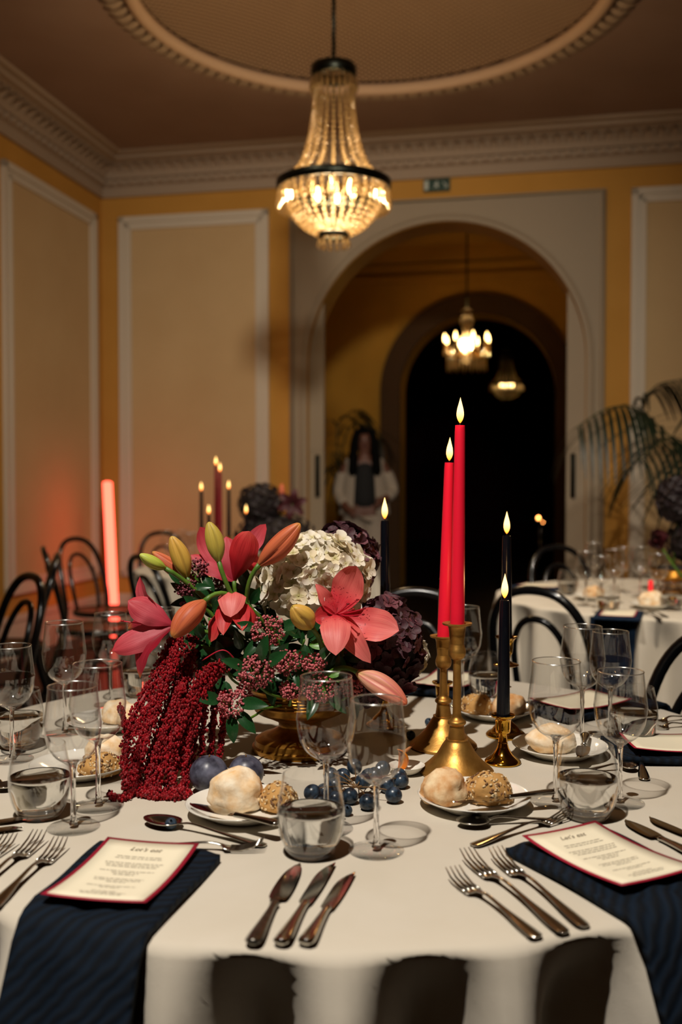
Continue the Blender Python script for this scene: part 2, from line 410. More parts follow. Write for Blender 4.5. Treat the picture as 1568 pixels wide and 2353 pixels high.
# ------------------------------------------------------------------ the room (s along the far wall, t towards the camera)
ANG = R(11.5); CO = V(-2.056, 8.60, 0); UU = V(math.cos(ANG), -math.sin(ANG), 0); TT = V(-math.sin(ANG), -math.cos(ANG), 0)
def W(s, t, z): return CO + UU * s + TT * t + V(0, 0, z)
def wbox(s0, s1, t0, t1, z0, z1):
    v, f = box(0, 1, 0, 1, 0, 1); out = []
    for (a, b, c) in v: out.append(W(s0 + (s1 - s0) * a, t1 + (t0 - t1) * b, z0 + (z1 - z0) * c))
    return out, f
ROOM_W, ROOM_L, CEIL = 7.6, 12.2, 3.98
struct(part('floor', wbox(-.3, ROOM_W + .3, -14, ROOM_L + .3, -.1, 0), 'floor_wood', smooth=False))
struct(part('wall_left', wbox(-.25, 0, 0, ROOM_L, 0, CEIL + .02), 'yellow_wall', smooth=False))
struct(part('wall_right', wbox(ROOM_W, ROOM_W + .25, 0, ROOM_L, 0, CEIL + .02), 'yellow_wall', smooth=False))
struct(part('wall_rear', wbox(-.25, ROOM_W + .25, ROOM_L, ROOM_L + .25, 0, CEIL + .02), 'yellow_wall', smooth=False))
def arch_wall(name, s0, s1, sc, r, zs, ztop, tf, tb, m, mr=None, n=40, zb=0.0):
    """a wall from s0 to s1 with a round-headed opening, front face at tf, back face at tb"""
    op = [(sc - r, zb)] + [(sc - r * math.cos(PI * k / n), zs + r * math.sin(PI * k / n)) for k in range(n + 1)] + [(sc + r, zb)]
    out = [(s0, zb)]
    for (s, z) in op[1:-1]:
        a = math.atan2(z - zs, s - sc)
        # cast outwards to the rectangle
        dx, dz = math.cos(a), math.sin(a); k1 = 1e9
        if dx < -1e-6: k1 = min(k1, (s0 - sc) / dx)
        if dx > 1e-6: k1 = min(k1, (s1 - sc) / dx)
        if dz > 1e-6: k1 = min(k1, (ztop - zs) / dz)
        out.append((sc + dx * k1, zs + dz * k1))
    out.append((s1, zb))
    # snap nearest points to the upper corners
    for cs in (s0, s1):
        i = min(range(len(out)), key=lambda q: abs(out[q][0] - cs) + abs(out[q][1] - ztop)); out[i] = (cs, ztop)
    v, f, mi = [], [], []
    N = len(op)
    for t in (tf, tb):
        v += [W(s, t, z) for s, z in op]; v += [W(s, t, z) for s, z in out]
    for i in range(N - 1):
        f.append((i, i + 1, N + i + 1, N + i)); mi.append(0)
        f.append((2 * N + i, 3 * N + i, 3 * N + i + 1, 2 * N + i + 1)); mi.append(0)
        f.append((i, 2 * N + i, 2 * N + i + 1, i + 1)); mi.append(1)
        f.append((N + i, N + i + 1, 3 * N + i + 1, 3 * N + i)); mi.append(0)
    b = MB(); b.add((v, f)); b.mi = mi
    return struct(b.build(name, [m, mr or m], smooth=False))
SC, AR, ZS = 2.934, 1.115, 2.22
arch_wall('wall_far', -.25, ROOM_W + .25, SC, AR, ZS, CEIL + .02, 0.0, -.34, 'yellow_wall', 'passage_wall')
# white surround of the arch, raised on the wall
arch_wall('trim_1', 1.67, 4.19, SC, AR + .004, ZS, 3.52, .028, .0, 'surround_dimmed', 'surround_dimmed')
def bead_loop(name, pts_s, w, d, m='white_trim'):
    """picture-frame moulding on the far/left wall from a closed list of wall points given as functions"""
    b = MB(); b.add(tube(pts_s, w, 8, closed=True)); return b.build(name, m)
b = MB()
ln = [(SC - (AR + .05) * math.cos(PI * k / 30), ZS + (AR + .05) * math.sin(PI * k / 30)) for k in range(31)]
b.add(tube([W(ln[0][0], .03, 0)] + [W(s, .03, z) for s, z in ln] + [W(ln[-1][0], .03, 0)], .012, 6))
struct(b.build('trim_2', 'surround_dimmed'))
b = MB(); o_ = [(1.69, 0), (1.69, 3.50), (4.17, 3.50), (4.17, 0)]
b.add(tube([W(s, .03, z) for s, z in o_], .02, 6)); struct(b.build('trim_3', 'surround_dimmed'))
# panels framed with stepped mouldings
def panel(name, kind, a0, a1, z0, z1):
    P = (lambda a, d, z: W(a, d, z)) if kind == 'far' else (lambda a, d, z: W(d, a, z))
    def ring(i, d0, d1, ww):
        mb = MB()
        for (x0, x1, y0, y1) in ((a0 + i, a1 - i, z0 + i, z0 + i + ww), (a0 + i, a1 - i, z1 - i - ww, z1 - i), (a0 + i, a0 + i + ww, z0 + i, z1 - i), (a1 - i - ww, a1 - i, z0 + i, z1 - i)):
            vs_, f = box(0, 1, 0, 1, 0, 1)
            mb.add(([P(x0 + (x1 - x0) * p[0], d0 + (d1 - d0) * p[1], y0 + (y1 - y0) * p[2]) for p in vs_], f))
        return mb
    fld = MB(); vs_, f = box(0, 1, 0, 1, 0, 1)
    fld.add(([P(a0 + .1 + (a1 - a0 - .2) * p[0], .001 + .011 * p[1], z0 + .1 + (z1 - z0 - .2) * p[2]) for p in vs_], f))
    root = struct(ring(0, 0, .035, .05).build(name, 'white_trim', smooth=False))
    ring(.05, 0, .02, .035).build('inner_moulding', 'white_trim', root, smooth=False)
    ring(.085, 0, .03, .025).build('moulding_bead', 'white_trim', root, smooth=False)
    fld.build('panel_field', 'panel_wall', root, smooth=False)
    return root
panel('trim_4', 'far', .17, 1.49, .45, 3.51)
panel('trim_5', 'far', 4.38, 5.75, .45, 3.51)
panel('trim_6', 'far', 5.95, 7.4, .45, 3.51)
panel('trim_7', 'left', .145, 1.62, .45, 3.51)
panel('trim_8', 'left', 1.90, 3.60, .45, 3.51)
for nm, a in (('baseboard_left', (0, .03, .02, ROOM_L)), ('baseboard_far', (0, 1.67, 0, .03)), ('baseboard_far_right', (4.19, ROOM_W, 0, .03))):
    r_ = struct(part(nm, wbox(a[0], a[1], a[2], a[3], 0, .26), 'white_trim', smooth=False))
    part('baseboard_cap', wbox(a[0], a[1] + (.012 if a[1] < .1 else 0), a[2], a[3] + (.012 if a[3] < .1 else 0), .26, .30), 'white_trim', r_, smooth=False)
# cornice: one profile per wall, with blocks
prof = [(0, 3.68), (.03, 3.68), (.035, 3.76), (.06, 3.77), (.06, 3.815), (.085, 3.82), (.10, 3.86), (.14, 3.90), (.20, 3.925), (.245, 3.93), (.25, 3.955), (.30, 3.96), (.315, 3.985), (0, 3.985)]
def cornice(name, P, L, e0, e1):
    v, f = [], []
    n = len(prof)
    for (a, e) in ((0, e0), (L, -e1)):
        for d, z in prof: v.append(P(a + e * d, d, z))
    for i in range(n - 1): f.append((i, i + 1, n + i + 1, n + i))
    return struct(part(name, (v, f), 'plaster', smooth=False))
cf = cornice('trim_9', lambda a, d, z: W(a, d, z), ROOM_W, 1, 1)
cl = cornice('trim_10', lambda a, d, z: W(d, a, z), ROOM_L, 1, 1)
cr = cornice('trim_11', lambda a, d, z: W(ROOM_W - d, a, z), ROOM_L, 1, 1)
cb = cornice('trim_12', lambda a, d, z: W(a, ROOM_L - d, z), ROOM_W, 1, 1)
dm = MB().add(bevbox(.05, .03, .042, .006)).build('dentil', 'plaster', cf, smooth=False)
dm.location = W(.12, .07, 3.793); dm.rotation_euler = (0, 0, -ANG)
for k in range(1, 62): inst(dm.data, 'dentil', cf, W(.12 + .09 * k, .07, 3.793), (0, 0, -ANG))
for k in range(36): inst(dm.data, 'dentil', cl, W(.07, .12 + .09 * k, 3.793), (0, 0, PI / 2 - ANG))
lf = grid(lambda u, t: V((u - .5) * .07 * math.sin(PI * min(1, .25 + t * .75)), .10 * t, .075 * t - .03 * t * t + .012 * math.cos((u - .5) * PI)), 4, 4)
lm = MB().add(lf).build('cornice_leaf', 'plaster', cf); lm.location = W(.2, .10, 3.855); lm.rotation_euler = (0, 0, PI - ANG)
for k in range(1, 58): inst(lm.data, 'cornice_leaf', cf, W(.2 + .095 * k, .10, 3.855), (0, 0, PI - ANG))
for k in range(36): inst(lm.data, 'cornice_leaf', cl, W(.10, .2 + .095 * k, 3.855), (0, 0, -PI / 2 - ANG))
# ceiling with the round recess
DC = V(.16, 5.62, 0); DR = 1.318
N = 96; v, f = [], []
corn = [W(-.25, -.34, CEIL), W(ROOM_W + .25, -.34, CEIL), W(ROOM_W + .25, ROOM_L + .25, CEIL), W(-.25, ROOM_L + .25, CEIL)]
def hit(d):
    best = 1e9
    for i in range(4):
        a, b2 = corn[i], corn[(i + 1) % 4]; e = b2 - a; den = d.x * e.y - d.y * e.x
        if abs(den) < 1e-9: continue
        q = a - DC; t_ = (q.x * e.y - q.y * e.x) / den
        if t_ > 0 and -1e-6 <= (q.x * d.y - q.y * d.x) / den <= 1 + 1e-6: best = min(best, t_)
    return best
dirs = [V(math.cos(2 * PI * k / N), math.sin(2 * PI * k / N), 0) for k in range(N)]
outer = [DC + d * hit(d) for d in dirs]
for c in corn:
    i = min(range(N), key=lambda q: (outer[q].xy - c.xy).length); outer[i] = V(c.x, c.y, 0)
for k in range(N): v.append(DC + dirs[k] * DR + V(0, 0, CEIL)); 
for k in range(N): v.append(V(outer[k].x, outer[k].y, CEIL))
for k in range(N): f.append((k, N + k, N + (k + 1) % N, (k + 1) % N))
struct(part('ceiling', (v, f), 'ceiling_paint', smooth=False))
dome = struct(part('trim_13', lathe([(DR + .01, CEIL - .002), (DR + .02, CEIL + .04)] + [(DR * (1 - i / 12), CEIL + .06 + .15 * (1 - (1 - i / 12) ** 2)) for i in range(12)] + [(0, CEIL + .21)], 96), 'lattice_back', M=T(DC)))
b = MB()
def dz(x, y):
    q = 1 - (x * x + y * y) / (DR * DR); return CEIL + .045 + .15 * max(q, 0)
for sgn in (0, 1):
    a0 = ANG * -1 + PI / 4 + sgn * PI / 2 + .1
    for k in range(-39, 40):
        off = k * .0335; half = math.sqrt(max(DR * DR - off * off, 0)) * .995
        if half < .1: continue
        n_ = max(4, int(half * 2 / .09)); rows = []
        ca, sa = math.cos(a0), math.sin(a0)
        for i in range(n_ + 1):
            q = -half + 2 * half * i / n_
            for wv in (-.0062, .0062):
                x, y = q * ca - (off + wv) * sa, q * sa + (off + wv) * ca
                rows.append(V(x, y, dz(x, y) - .012 - .004 * sgn))
        b.add(([p + DC for p in rows], [(2 * i, 2 * i + 1, 2 * i + 3, 2 * i + 2) for i in range(n_)]))
o = b.build('lattice', 'lattice', dome, smooth=False); o['kind'] = 'stuff'
rose = struct(part('trim_14', tube([DC + d * (DR + .02) + V(0, 0, CEIL - .015) for d in dirs], .042, 10, closed=True), 'lattice'))
orn = grid(lambda u, t: V((u - .5) * .075 * math.sin(PI * (.2 + .75 * t)), .14 * t, -.03 * math.sin(PI * t) - .008), 3, 4)
om = None
for k in range(104):
    a = 2 * PI * k / 104; p = DC + V(math.cos(a), math.sin(a), 0) * (DR + .075) + V(0, 0, CEIL - .001)
    if om is None:
        om = MB().add(orn).build('ceiling_leaf', 'plaster', rose); om.location = p; om.rotation_euler = (0, 0, a - PI / 2)
    else: inst(om.data, 'ceiling_leaf', rose, p, (0, 0, a - PI / 2))
# sliding door leaves peeping from the wall into the arch
for nm, s0, s1, hs in (('door_1', SC - AR - .08, 1.944, 1.895), ('door_2', 3.905, SC + AR + .08, 3.955)):
    d_ = struct(part(nm, wbox(s0, s1, -.09, -.045, .01, 3.45), 'surround_dimmed', smooth=False))
    part('door_stile', wbox(s0, s1, -.045, -.038, 1.52, 1.60), 'surround_dimmed', d_, smooth=False)
    h_ = MB().add(tube([W(hs, -.028, 1.14), W(hs, -.022, 1.17), W(hs, -.022, 1.45), W(hs, -.028, 1.48)], .02, 8)); h_.build('door_handle', 'handle_dark', d_)
# the passage behind the arch
PT = -3.7
struct(part('wall_passage_left', wbox(.55, .75, PT, -.34, 0, CEIL), 'passage_wall', smooth=False))
struct(part('wall_passage_right', wbox(5.35, 5.55, PT, -.34, 0, CEIL), 'passage_wall', smooth=False))
struct(part('ceiling_passage', wbox(.5, 5.6, PT - .3, -.34, CEIL, CEIL + .1), 'passage_wall', smooth=False))
arch_wall('wall_passage_far', .5, 5.6, 2.96, .90, 2.32, CEIL, PT, PT - .45, 'passage_wall', 'passage_wall')
b = MB(); rr_ = .98
pth = [W(2.96 - rr_, PT + .05, 0)] + [W(2.96 - rr_ * math.cos(PI * k / 30), PT + .05, 2.32 + rr_ * math.sin(PI * k / 30)) for k in range(31)] + [W(2.96 + rr_, PT + .05, 0)]
rows = []
for i, p in enumerate(pth):
    k = min(max(i - 1, 0), 30); c_, s_ = -math.cos(PI * k / 30), math.sin(PI * k / 30)
    if i in (0, len(pth) - 1): s_ = 0
    for rad in (.895, 1.13):
        for tt in (PT, PT + .06): rows.append(W(2.96 + rad * c_, tt, 0) + V(0, 0, (0 if i in (0, len(pth) - 1) else 2.32 + rad * s_)))
fs = []
for i in range(len(pth) - 1):
    a = 4 * i; fs += [(a, a + 4, a + 5, a + 1), (a + 1, a + 5, a + 7, a + 3), (a + 3, a + 7, a + 6, a + 2)]
struct(b.add((rows, fs)).build('trim_15', 'passage_stone', smooth=False))
pc = MB()
for d0, z0, z1 in ((.05, 3.60, 3.68), (.10, 3.72, 3.80), (.17, 3.82, 3.98)):
    pc.add(wbox(.75, 5.35, PT, PT + d0, z0, z1)); pc.add(wbox(.75, .75 + d0, PT, -.34, z0, z1)); pc.add(wbox(5.35 - d0, 5.35, PT, -.34, z0, z1))
struct(pc.build('trim_16', 'passage_wall', smooth=False))
# the unlit room beyond
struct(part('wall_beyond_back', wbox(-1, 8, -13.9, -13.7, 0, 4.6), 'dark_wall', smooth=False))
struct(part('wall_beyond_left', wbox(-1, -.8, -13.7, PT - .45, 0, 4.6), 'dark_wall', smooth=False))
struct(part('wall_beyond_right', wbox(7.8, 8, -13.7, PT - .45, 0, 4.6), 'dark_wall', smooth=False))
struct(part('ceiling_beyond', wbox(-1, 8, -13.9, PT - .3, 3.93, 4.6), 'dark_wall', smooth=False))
# exit sign over the arch
sg = thing('exit_sign', 'small green and white exit sign mounted above the arch', 'sign', W(2.882, .0, 3.622), -ANG)
MB().add(box(-.105, .105, -.03, 0, -.048, .048)).build('sign_box', 'sign_green', sg, smooth=False)
MB().add(box(-.098, -.066, -.0325, -.03, -.036, .036)).build('door_symbol', 'sign_white', sg, smooth=False)
fig = MB()
fig.add(box(-.012, .008, -.0325, -.03, -.012, .014)); fig.add(box(-.004, .008, -.0325, -.03, .017, .03))
fig.add(tube([V(-.008, -.031, -.01), V(-.022, -.031, -.024), V(-.03, -.031, -.022)], .004, 5)); fig.add(tube([V(.004, -.031, -.01), V(.012, -.031, -.022), V(.008, -.031, -.034)], .004, 5))
fig.add(tube([V(-.008, -.031, .01), V(-.024, -.031, .004)], .0035, 5)); fig.add(tube([V(.004, -.031, .01), V(.02, -.031, .0)], .0035, 5))
fig.build('running_figure', 'sign_white', sg, smooth=False)
ar = MB(); ar.add(tube([V(.05, -.031, .022), V(.076, -.031, -.014)], .005, 5)); ar.add(tube([V(.058, -.031, -.02), V(.082, -.031, -.022), V(.082, -.031, .006)], .005, 5))
ar.build('arrow', 'sign_white', sg, smooth=False)
# ------------------------------------------------------------------ chandeliers
rnd = random.Random(7)
def beads(pts, r, step):
    """faceted beads strung along a line"""
    L = [Vector(p) for p in pts]; mb = MB(); acc = 0; last = L[0]; v, f = ico(1)
    pos = [L[0]]
    for a, b2 in zip(L[:-1], L[1:]):
        d = (b2 - a).length; q = step - acc
        while q <= d: pos.append(a.lerp(b2, q / d)); q += step
        acc = d - (q - step)
    for p in pos:
        M = Matrix.Translation(p) @ Matrix.Rotation(rnd.random() * 6, 4, 'Z') @ Matrix.Diagonal((r, r, r * 1.05, 1)); mb.add((v, f), M)
    return mb
def drop(h, r):
    return lathe([(0, 0), (r * .25, -h * .12), (r * .6, -h * .4), (r, -h * .72), (r * .7, -h * .92), (0, -h)], 6)
def crystal_chandelier(name, label, loc, rod):
    t = thing(name, label, 'chandelier', loc)          # origin: middle of the wide ring
    part('rod', tube([V(0, 0, .62), V(0, 0, rod)], .011, 8), 'dark_metal', t)
    part('ceiling_cup', lathe([(0, rod + .01), (.06, rod), (.05, rod - .03), (.012, rod - .06)], 24), 'dark_metal', t)
    part('core_rod', tube([V(0, 0, -.26), V(0, 0, .62)], .009, 8), 'dark_metal', t)
    part('crown_ring', lathe([(.118, .585), (.126, .60), (.126, .64), (.118, .65), (.108, .645), (.108, .59)], 48, True), 'dark_metal', t)
    cp = MB()
    for k in range(4):
        a = PI / 2 * k; cp.add(tube([V(0, 0, .62), V(math.cos(a) * .115, math.sin(a) * .115, .62)], .006, 6))
    cp.build('crown_spokes', 'dark_metal', t)
    dm_ = None
    for k in range(24):
        a = 2 * PI * k / 24; p = (math.cos(a) * .124, math.sin(a) * .124, .585)
        if dm_ is None: dm_ = part('crown_drop', drop(.075, .012), 'crystal', t, smooth=False); dm_.location = p
        else: inst(dm_.data, 'crown_drop', t, p)
    up = smoothp([(.105, 0, .575), (.112, 0, .42), (.14, 0, .24), (.195, 0, .10), (.292, 0, .012)], 8)
    s0 = beads(up, .0108, .0300).build('bead_strand', 'crystal', t, smooth=False)
    for k in range(1, 20): inst(s0.data, 'bead_strand', t, (0, 0, 0), (0, 0, 2 * PI * k / 20))
    part('wide_ring', lathe([(.300, -.025), (.314, -.02), (.316, .02), (.304, .026), (.294, .02), (.294, -.02)], 64, True), 'dark_metal', t)
    dm2 = None
    for k in range(48):
        a = 2 * PI * (k + .5) / 48; p = (math.cos(a) * .306, math.sin(a) * .306, -.024)
        if dm2 is None: dm2 = part('ring_drop', drop(.11, .013), 'crystal', t, smooth=False); dm2.location = p
        else: inst(dm2.data, 'ring_drop', t, p)
    lo = smoothp([(.272, 0, -.01), (.262, 0, -.08), (.225, 0, -.16), (.16, 0, -.225), (.085, 0, -.262)], 8)
    s1 = beads(lo, .0120, .0310).build('basket_strand', 'crystal', t, smooth=False)
    for k in range(1, 28): inst(s1.data, 'basket_strand', t, (0, 0, 0), (0, 0, 2 * PI * k / 28))
    part('bottom_ring', lathe([(.078, -.285), (.086, -.28), (.086, -.26), (.078, -.255), (.07, -.27)], 32, True), 'dark_metal', t)
    dm3 = None
    for k in range(14):
        a = 2 * PI * k / 14; p = (math.cos(a) * .082, math.sin(a) * .082, -.28)
        if dm3 is None: dm3 = part('bottom_drop', drop(.06, .012), 'crystal', t, smooth=False); dm3.location = p
        else: inst(dm3.data, 'bottom_drop', t, p)
    arm = MB()
    for k in range(6):
        a = 2 * PI * (k + .35) / 6; arm.add(tube([V(0, 0, -.1), V(math.cos(a) * .09, math.sin(a) * .09, -.11), V(math.cos(a) * .115, math.sin(a) * .115, -.07)], .006, 6))
    arm.build('lamp_arms', 'dark_metal', t)
    bl = None
    for k in range(6):
        a = 2 * PI * (k + .35) / 6; p = (math.cos(a) * .115, math.sin(a) * .115, -.02)
        if bl is None: bl = part('bulb', lathe([(0, -.045), (.010, -.04), (.014, -.015), (.013, .008), (.007, .03), (0, .042)], 12), 'bulb', t); bl.location = p
        else: inst(bl.data, 'bulb', t, p)
    return t
ch1 = crystal_chandelier('crystal_chandelier', 'large lit empire chandelier of crystal beads hanging in front of the arch', (-.04, 5.5, 2.875), 1.31)
pl = point('chandelier_light', (-.04, 5.5, 2.80), 56, (1.0, .70, .38), .14)
c3 = at(1165, 908, 15.6); c3.z = 3.93 - 1.32 * .86
ch3 = dup(ch1, c3, .3, 'small distant lit crystal chandelier in the dark room beyond both arches', scale=.86)
for ch in list(ch3.children):
    if ch.name.startswith(('rod', 'ceiling_cup')):
        ch.scale.z = 1.0
def candle_chandelier():
    p = at(1073, 800, 10.4)
    t = thing('candle_chandelier', 'brass chandelier with candle bulbs and hanging drops inside the arch', 'chandelier', p)
    part('chain_rod', tube([V(0, 0, .42), V(0, 0, CEIL - p.z)], .010, 8), 'dark_metal', t)
    part('ceiling_rose', lathe([(0, CEIL - p.z), (.09, CEIL - p.z - .005), (.07, CEIL - p.z - .04), (.01, CEIL - p.z - .09)], 24), 'brass', t)
    part('body', lathe(sp2([(0, -.16), (.03, -.15), (.05, -.10), (.03, -.05), (.07, .0), (.09, .05), (.05, .12), (.035, .18), (.07, .25), (.075, .29), (.04, .34), (.06, .38), (.02, .41), (0, .43)], 4), 20), 'crystal', t, smooth=True)
    part('core', tube([V(0, 0, -.16), V(0, 0, .42)], .012, 8), 'brass', t)
    am = None
    for k in range(8):
        a = 2 * PI * (k + .2) / 8
        pts = smoothp([V(.05, 0, -.02), V(.12, 0, -.09), V(.20, 0, -.06), V(.235, 0, .02)], 5)
        if am is None:
            am = part('arm', tube(pts, .009, 6), 'brass', t); am.rotation_euler = (0, 0, a)
            cu = part('drip_cup', lathe([(.0, .018), (.03, .03), (.033, .035), (.012, .03), (.012, .055), (0, .055)], 12), 'brass', am); cu.location = (.235, 0, 0)
            bu = part('bulb', lathe([(0, .055), (.011, .068), (.015, .092), (.009, .125), (0, .15)], 10), 'bulb_soft', am); bu.location = (.235, 0, 0)
        else:
            c = copy_tree(am, t); c.rotation_euler = (0, 0, a)
    dd = None
    for rr, zz, n_, hh in ((.235, .015, 16, .09), (.16, -.09, 14, .14), (.20, -.05, 16, .2)):
        for k in range(n_):
            a = 2 * PI * k / n_
            if dd is None: dd = part('drop', drop(.12, .011), 'crystal', t, smooth=False); dd.location = (rr, 0, zz)
            else: inst(dd.data, 'drop', t, (rr * math.cos(a), rr * math.sin(a), zz), None, (1, 1, hh / .12))
    point('candle_chandelier_light', p + V(0, 0, .0), 30, (1.0, .70, .34), .1)
candle_chandelier()

# ------------------------------------------------------------------ tables
def cloth_shape(RAD, folds, ph, amp, zt=.75, n=324, drop_to=.02):
    prof = [(0, 0), (.3, 0), (.7, 0), (.95, 0)]
    def edge(th, h):            # radius at drop h below the top
        g = min(1, h / .10)
        wv = math.cos(folds * th + ph) + .28 * math.sin(folds * .37 * th + 1.3 + ph) * math.sin(th * 3 + ph)
        return RAD + .004 + amp * (g * .45 + h * .5) * (wv * 1.2 - .45) + h * .02
    v, f, uv = [(0, 0, zt)], [], [(0, 0)]
    rings = [('t', .25), ('t', .5), ('t', .75), ('t', .92), ('t', .985), ('h', .004), ('h', .014), ('h', .03), ('h', .05), ('h', .08), ('h', .12), ('h', .2), ('h', .35), ('h', .52), ('h', zt - drop_to)]
    for kind, q in rings:
        for k in range(n):
            th = 2 * PI * k / n
            if kind == 't': r, z = RAD * q, zt - (.0006 if q > .98 else 0)
            else: r, z = edge(th, q) - max(0, .006 - q) * .6, zt - q
            v.append((r * math.cos(th), r * math.sin(th), z)); uv.append((r * math.cos(th), r * math.sin(th)))
    for k in range(n): f.append((0, 1 + k, 1 + (k + 1) % n))
    for i in range(len(rings) - 1):
        for k in range(n):
            a = 1 + i * n + k; b2 = 1 + i * n + (k + 1) % n; f.append((a, a + n, b2 + n, b2))
    return v, f, uv
def round_table(loc, rad, label, clabel, folds, ph, amp):
    t = thing('round_table', label, 'table', loc)
    part('tabletop', lathe([(0, .742), (rad - .050, .742), (rad - .046, .737), (rad - .050, .722), (0, .722)], 64), 'seat_wood', t, angle=40)
    part('pedestal', lathe(sp2([(.05, .72), (.045, .5), (.06, .3), (.05, .15), (.07, .08)], 4), 20), 'black_wood', t)
    lg = MB().add(tube(smoothp([V(.05, 0, .12), V(.2, 0, .10), V(.4, 0, .03), V(.46, 0, .015)], 4), .02, 8)).build('foot', 'black_wood', t)
    for k in range(1, 4): inst(lg.data, 'foot', t, (0, 0, 0), (0, 0, PI / 2 * k))
    c = part('tablecloth', cloth_shape(rad, folds, ph, amp), 'cloth', None)
    c.location = loc; tag(c, clabel, 'tablecloth'); return t, c
TC = V(0, 1.845, 0); TR = .80
round_table(TC, TR, 'round dining table in the foreground under the bright cloth', 'off-white tablecloth over the big round foreground table', 27, 27 * PI / 2, .095)
T2 = V(1.52, 4.40, 0); T3 = V(-.50, 5.85, 0)
round_table(T2, .82, 'round table behind at right, hidden under its pale cloth', 'pale tablecloth of the round table at right in front of the palm', 24, .6, .06)
round_table(T3, .70, 'round table at left behind the flowers, under its cloth', 'pale tablecloth of the background table at left with candles', 24, 1.9, .06)

# ------------------------------------------------------------------ glassware
def off(prof, d): return [(max(r - d, .0005), z) for r, z in prof]
def wine_glass(h, rim, mx, foot):
    t = thing('wine_glass', '', 'wine glass')
    zb = .455 * h
    outer = sp2([(.0052, zb - .004), (.013, zb + .0015), (mx * .66, zb + .0125), (mx * .90, zb + .030), (mx, zb + .056), (mx * .99, zb + .30 * h), (rim + .0018, zb + .45 * h), (rim, h)], 5)
    inner = [(max(r - .0011, 0.0004), z + (.0045 if i < 6 else 0)) for i, (r, z) in enumerate(outer)]
    inner = [(0, zb + .006)] + [p for p in inner if p[1] > zb + .0065]
    part('bowl', lathe(outer + [(rim - .0005, h + .0007)] + list(reversed(inner)), 40), 'glass', t)
    part('rim', tube([V((rim - .0003) * math.cos(2 * PI * k / 48), (rim - .0003) * math.sin(2 * PI * k / 48), h) for k in range(48)], .0010, 6, closed=True), 'rim_glass', t)
    part('stem', lathe(sp2([(0, .0045), (.0062, .0048), (.0048, .012), (.0040, .03), (.0036, zb * .6), (.0042, zb * .88), (.0060, zb - .001), (.0095, zb + .0035)], 4) + [(0, zb + .0055)], 16), 'stem_glass', t)
    part('foot', lathe([(0, .0004), (foot, .0004), (foot + .0006, .0012), (foot, .0019), (foot * .6, .0026), (.011, .0046), (0, .0052)], 40), 'foot_glass', t)
    return t
def tumbler():
    t = thing('water_tumbler', '', 'glass tumbler')
    outer = sp2([(.027, .0004), (.033, .006), (.0405, .022), (.0455, .045), (.0452, .068), (.0415, .09), (.0378, .11)], 5)
    inner = [(0, .008)] + [(r - .0013, z) for r, z in outer if z > .009]
    part('glass_wall', lathe([(0, .0004)] + outer + [(.0372, .1106)] + list(reversed(inner)), 40), 'glass', t)
    wl = [(max(r - .0016, 0), z) for r, z in outer if .009 < z < .062]
    part('water', lathe([(0, .0085), (wl[0][0] * .8, .0086)] + wl + [(.0436, .0622), (.0430, .0618), (0, .0616)], 40), 'water', t)
    return t
WL = wine_glass(.222, .0372, .0432, .0385); WS = wine_glass(.207, .0352, .0412, .0375); TB = tumbler()
used = set()
def place(proto, loc, label, group=None, rz=0.0, scale=None):
    if proto.name not in used:
        used.add(proto.name); proto.location = loc; proto.rotation_euler = (0, 0, rz); proto['label'] = label
        if scale: proto.scale = (scale,) * 3
        if group: proto['group'] = group
        return proto
    return dup(proto, loc, rz, label, group, scale)
GG = 'glassware on the foreground table'
for x, y, pr, lb in [
    (750, 1905, WL, 'large empty wine glass standing in front of the gold flower bowl'),
    (865, 1955, WS, 'nearest empty wine glass just right of the centre water tumbler'),
    (1277, 1843, WL, 'large wine glass right of the gold candlesticks, behind the front right tumbler'),
    (1425, 1845, WS, 'smaller wine glass right of the front right water tumbler'),
    (169, 1902, WS, 'nearest wine glass at left, foot just above the fork tines'),
    (226, 1853, WL, 'large wine glass at left beside the red amaranth tail'),
    (28, 1746, WS, 'wine glass cut by the left picture edge before a tumbler'),
    (149, 1684, WL, 'large wine glass at far left, in front of the black chairs'),
    (255, 1620, WS, 'wine glass behind the left drooping lily petals'),
    (368, 1602, WS, 'wine glass half hidden behind the red amaranth and left lily'),
    (1063, 1620, WL, 'wine glass right behind the tall red candles'),
    (1338, 1700, WL, 'large wine glass on the right behind the single bread roll plate'),
    (1402, 1690, WS, 'smaller wine glass at right rear next to the larger one')]:
    place(pr, on_z(x, y), lb, GG)
for x, y, lb in [
    (715, 1963, 'water tumbler at front centre above the three knives'),
    (1350, 1879, 'water tumbler at front right before two wine glasses'),
    (92, 1876, 'water tumbler at front left beside the nearest left wine glass'),
    (45, 1718, 'water tumbler at the left picture edge behind a wine glass'),
    (325, 1600, 'water tumbler behind the tip of the drooping lily petal'),
    (1122, 1612, 'water tumbler behind the back bread plate and black candle'),
    (1456, 1709, 'water tumbler at right rear behind the upright-pointing fork')]:
    place(TB, on_z(x, y), lb, GG)

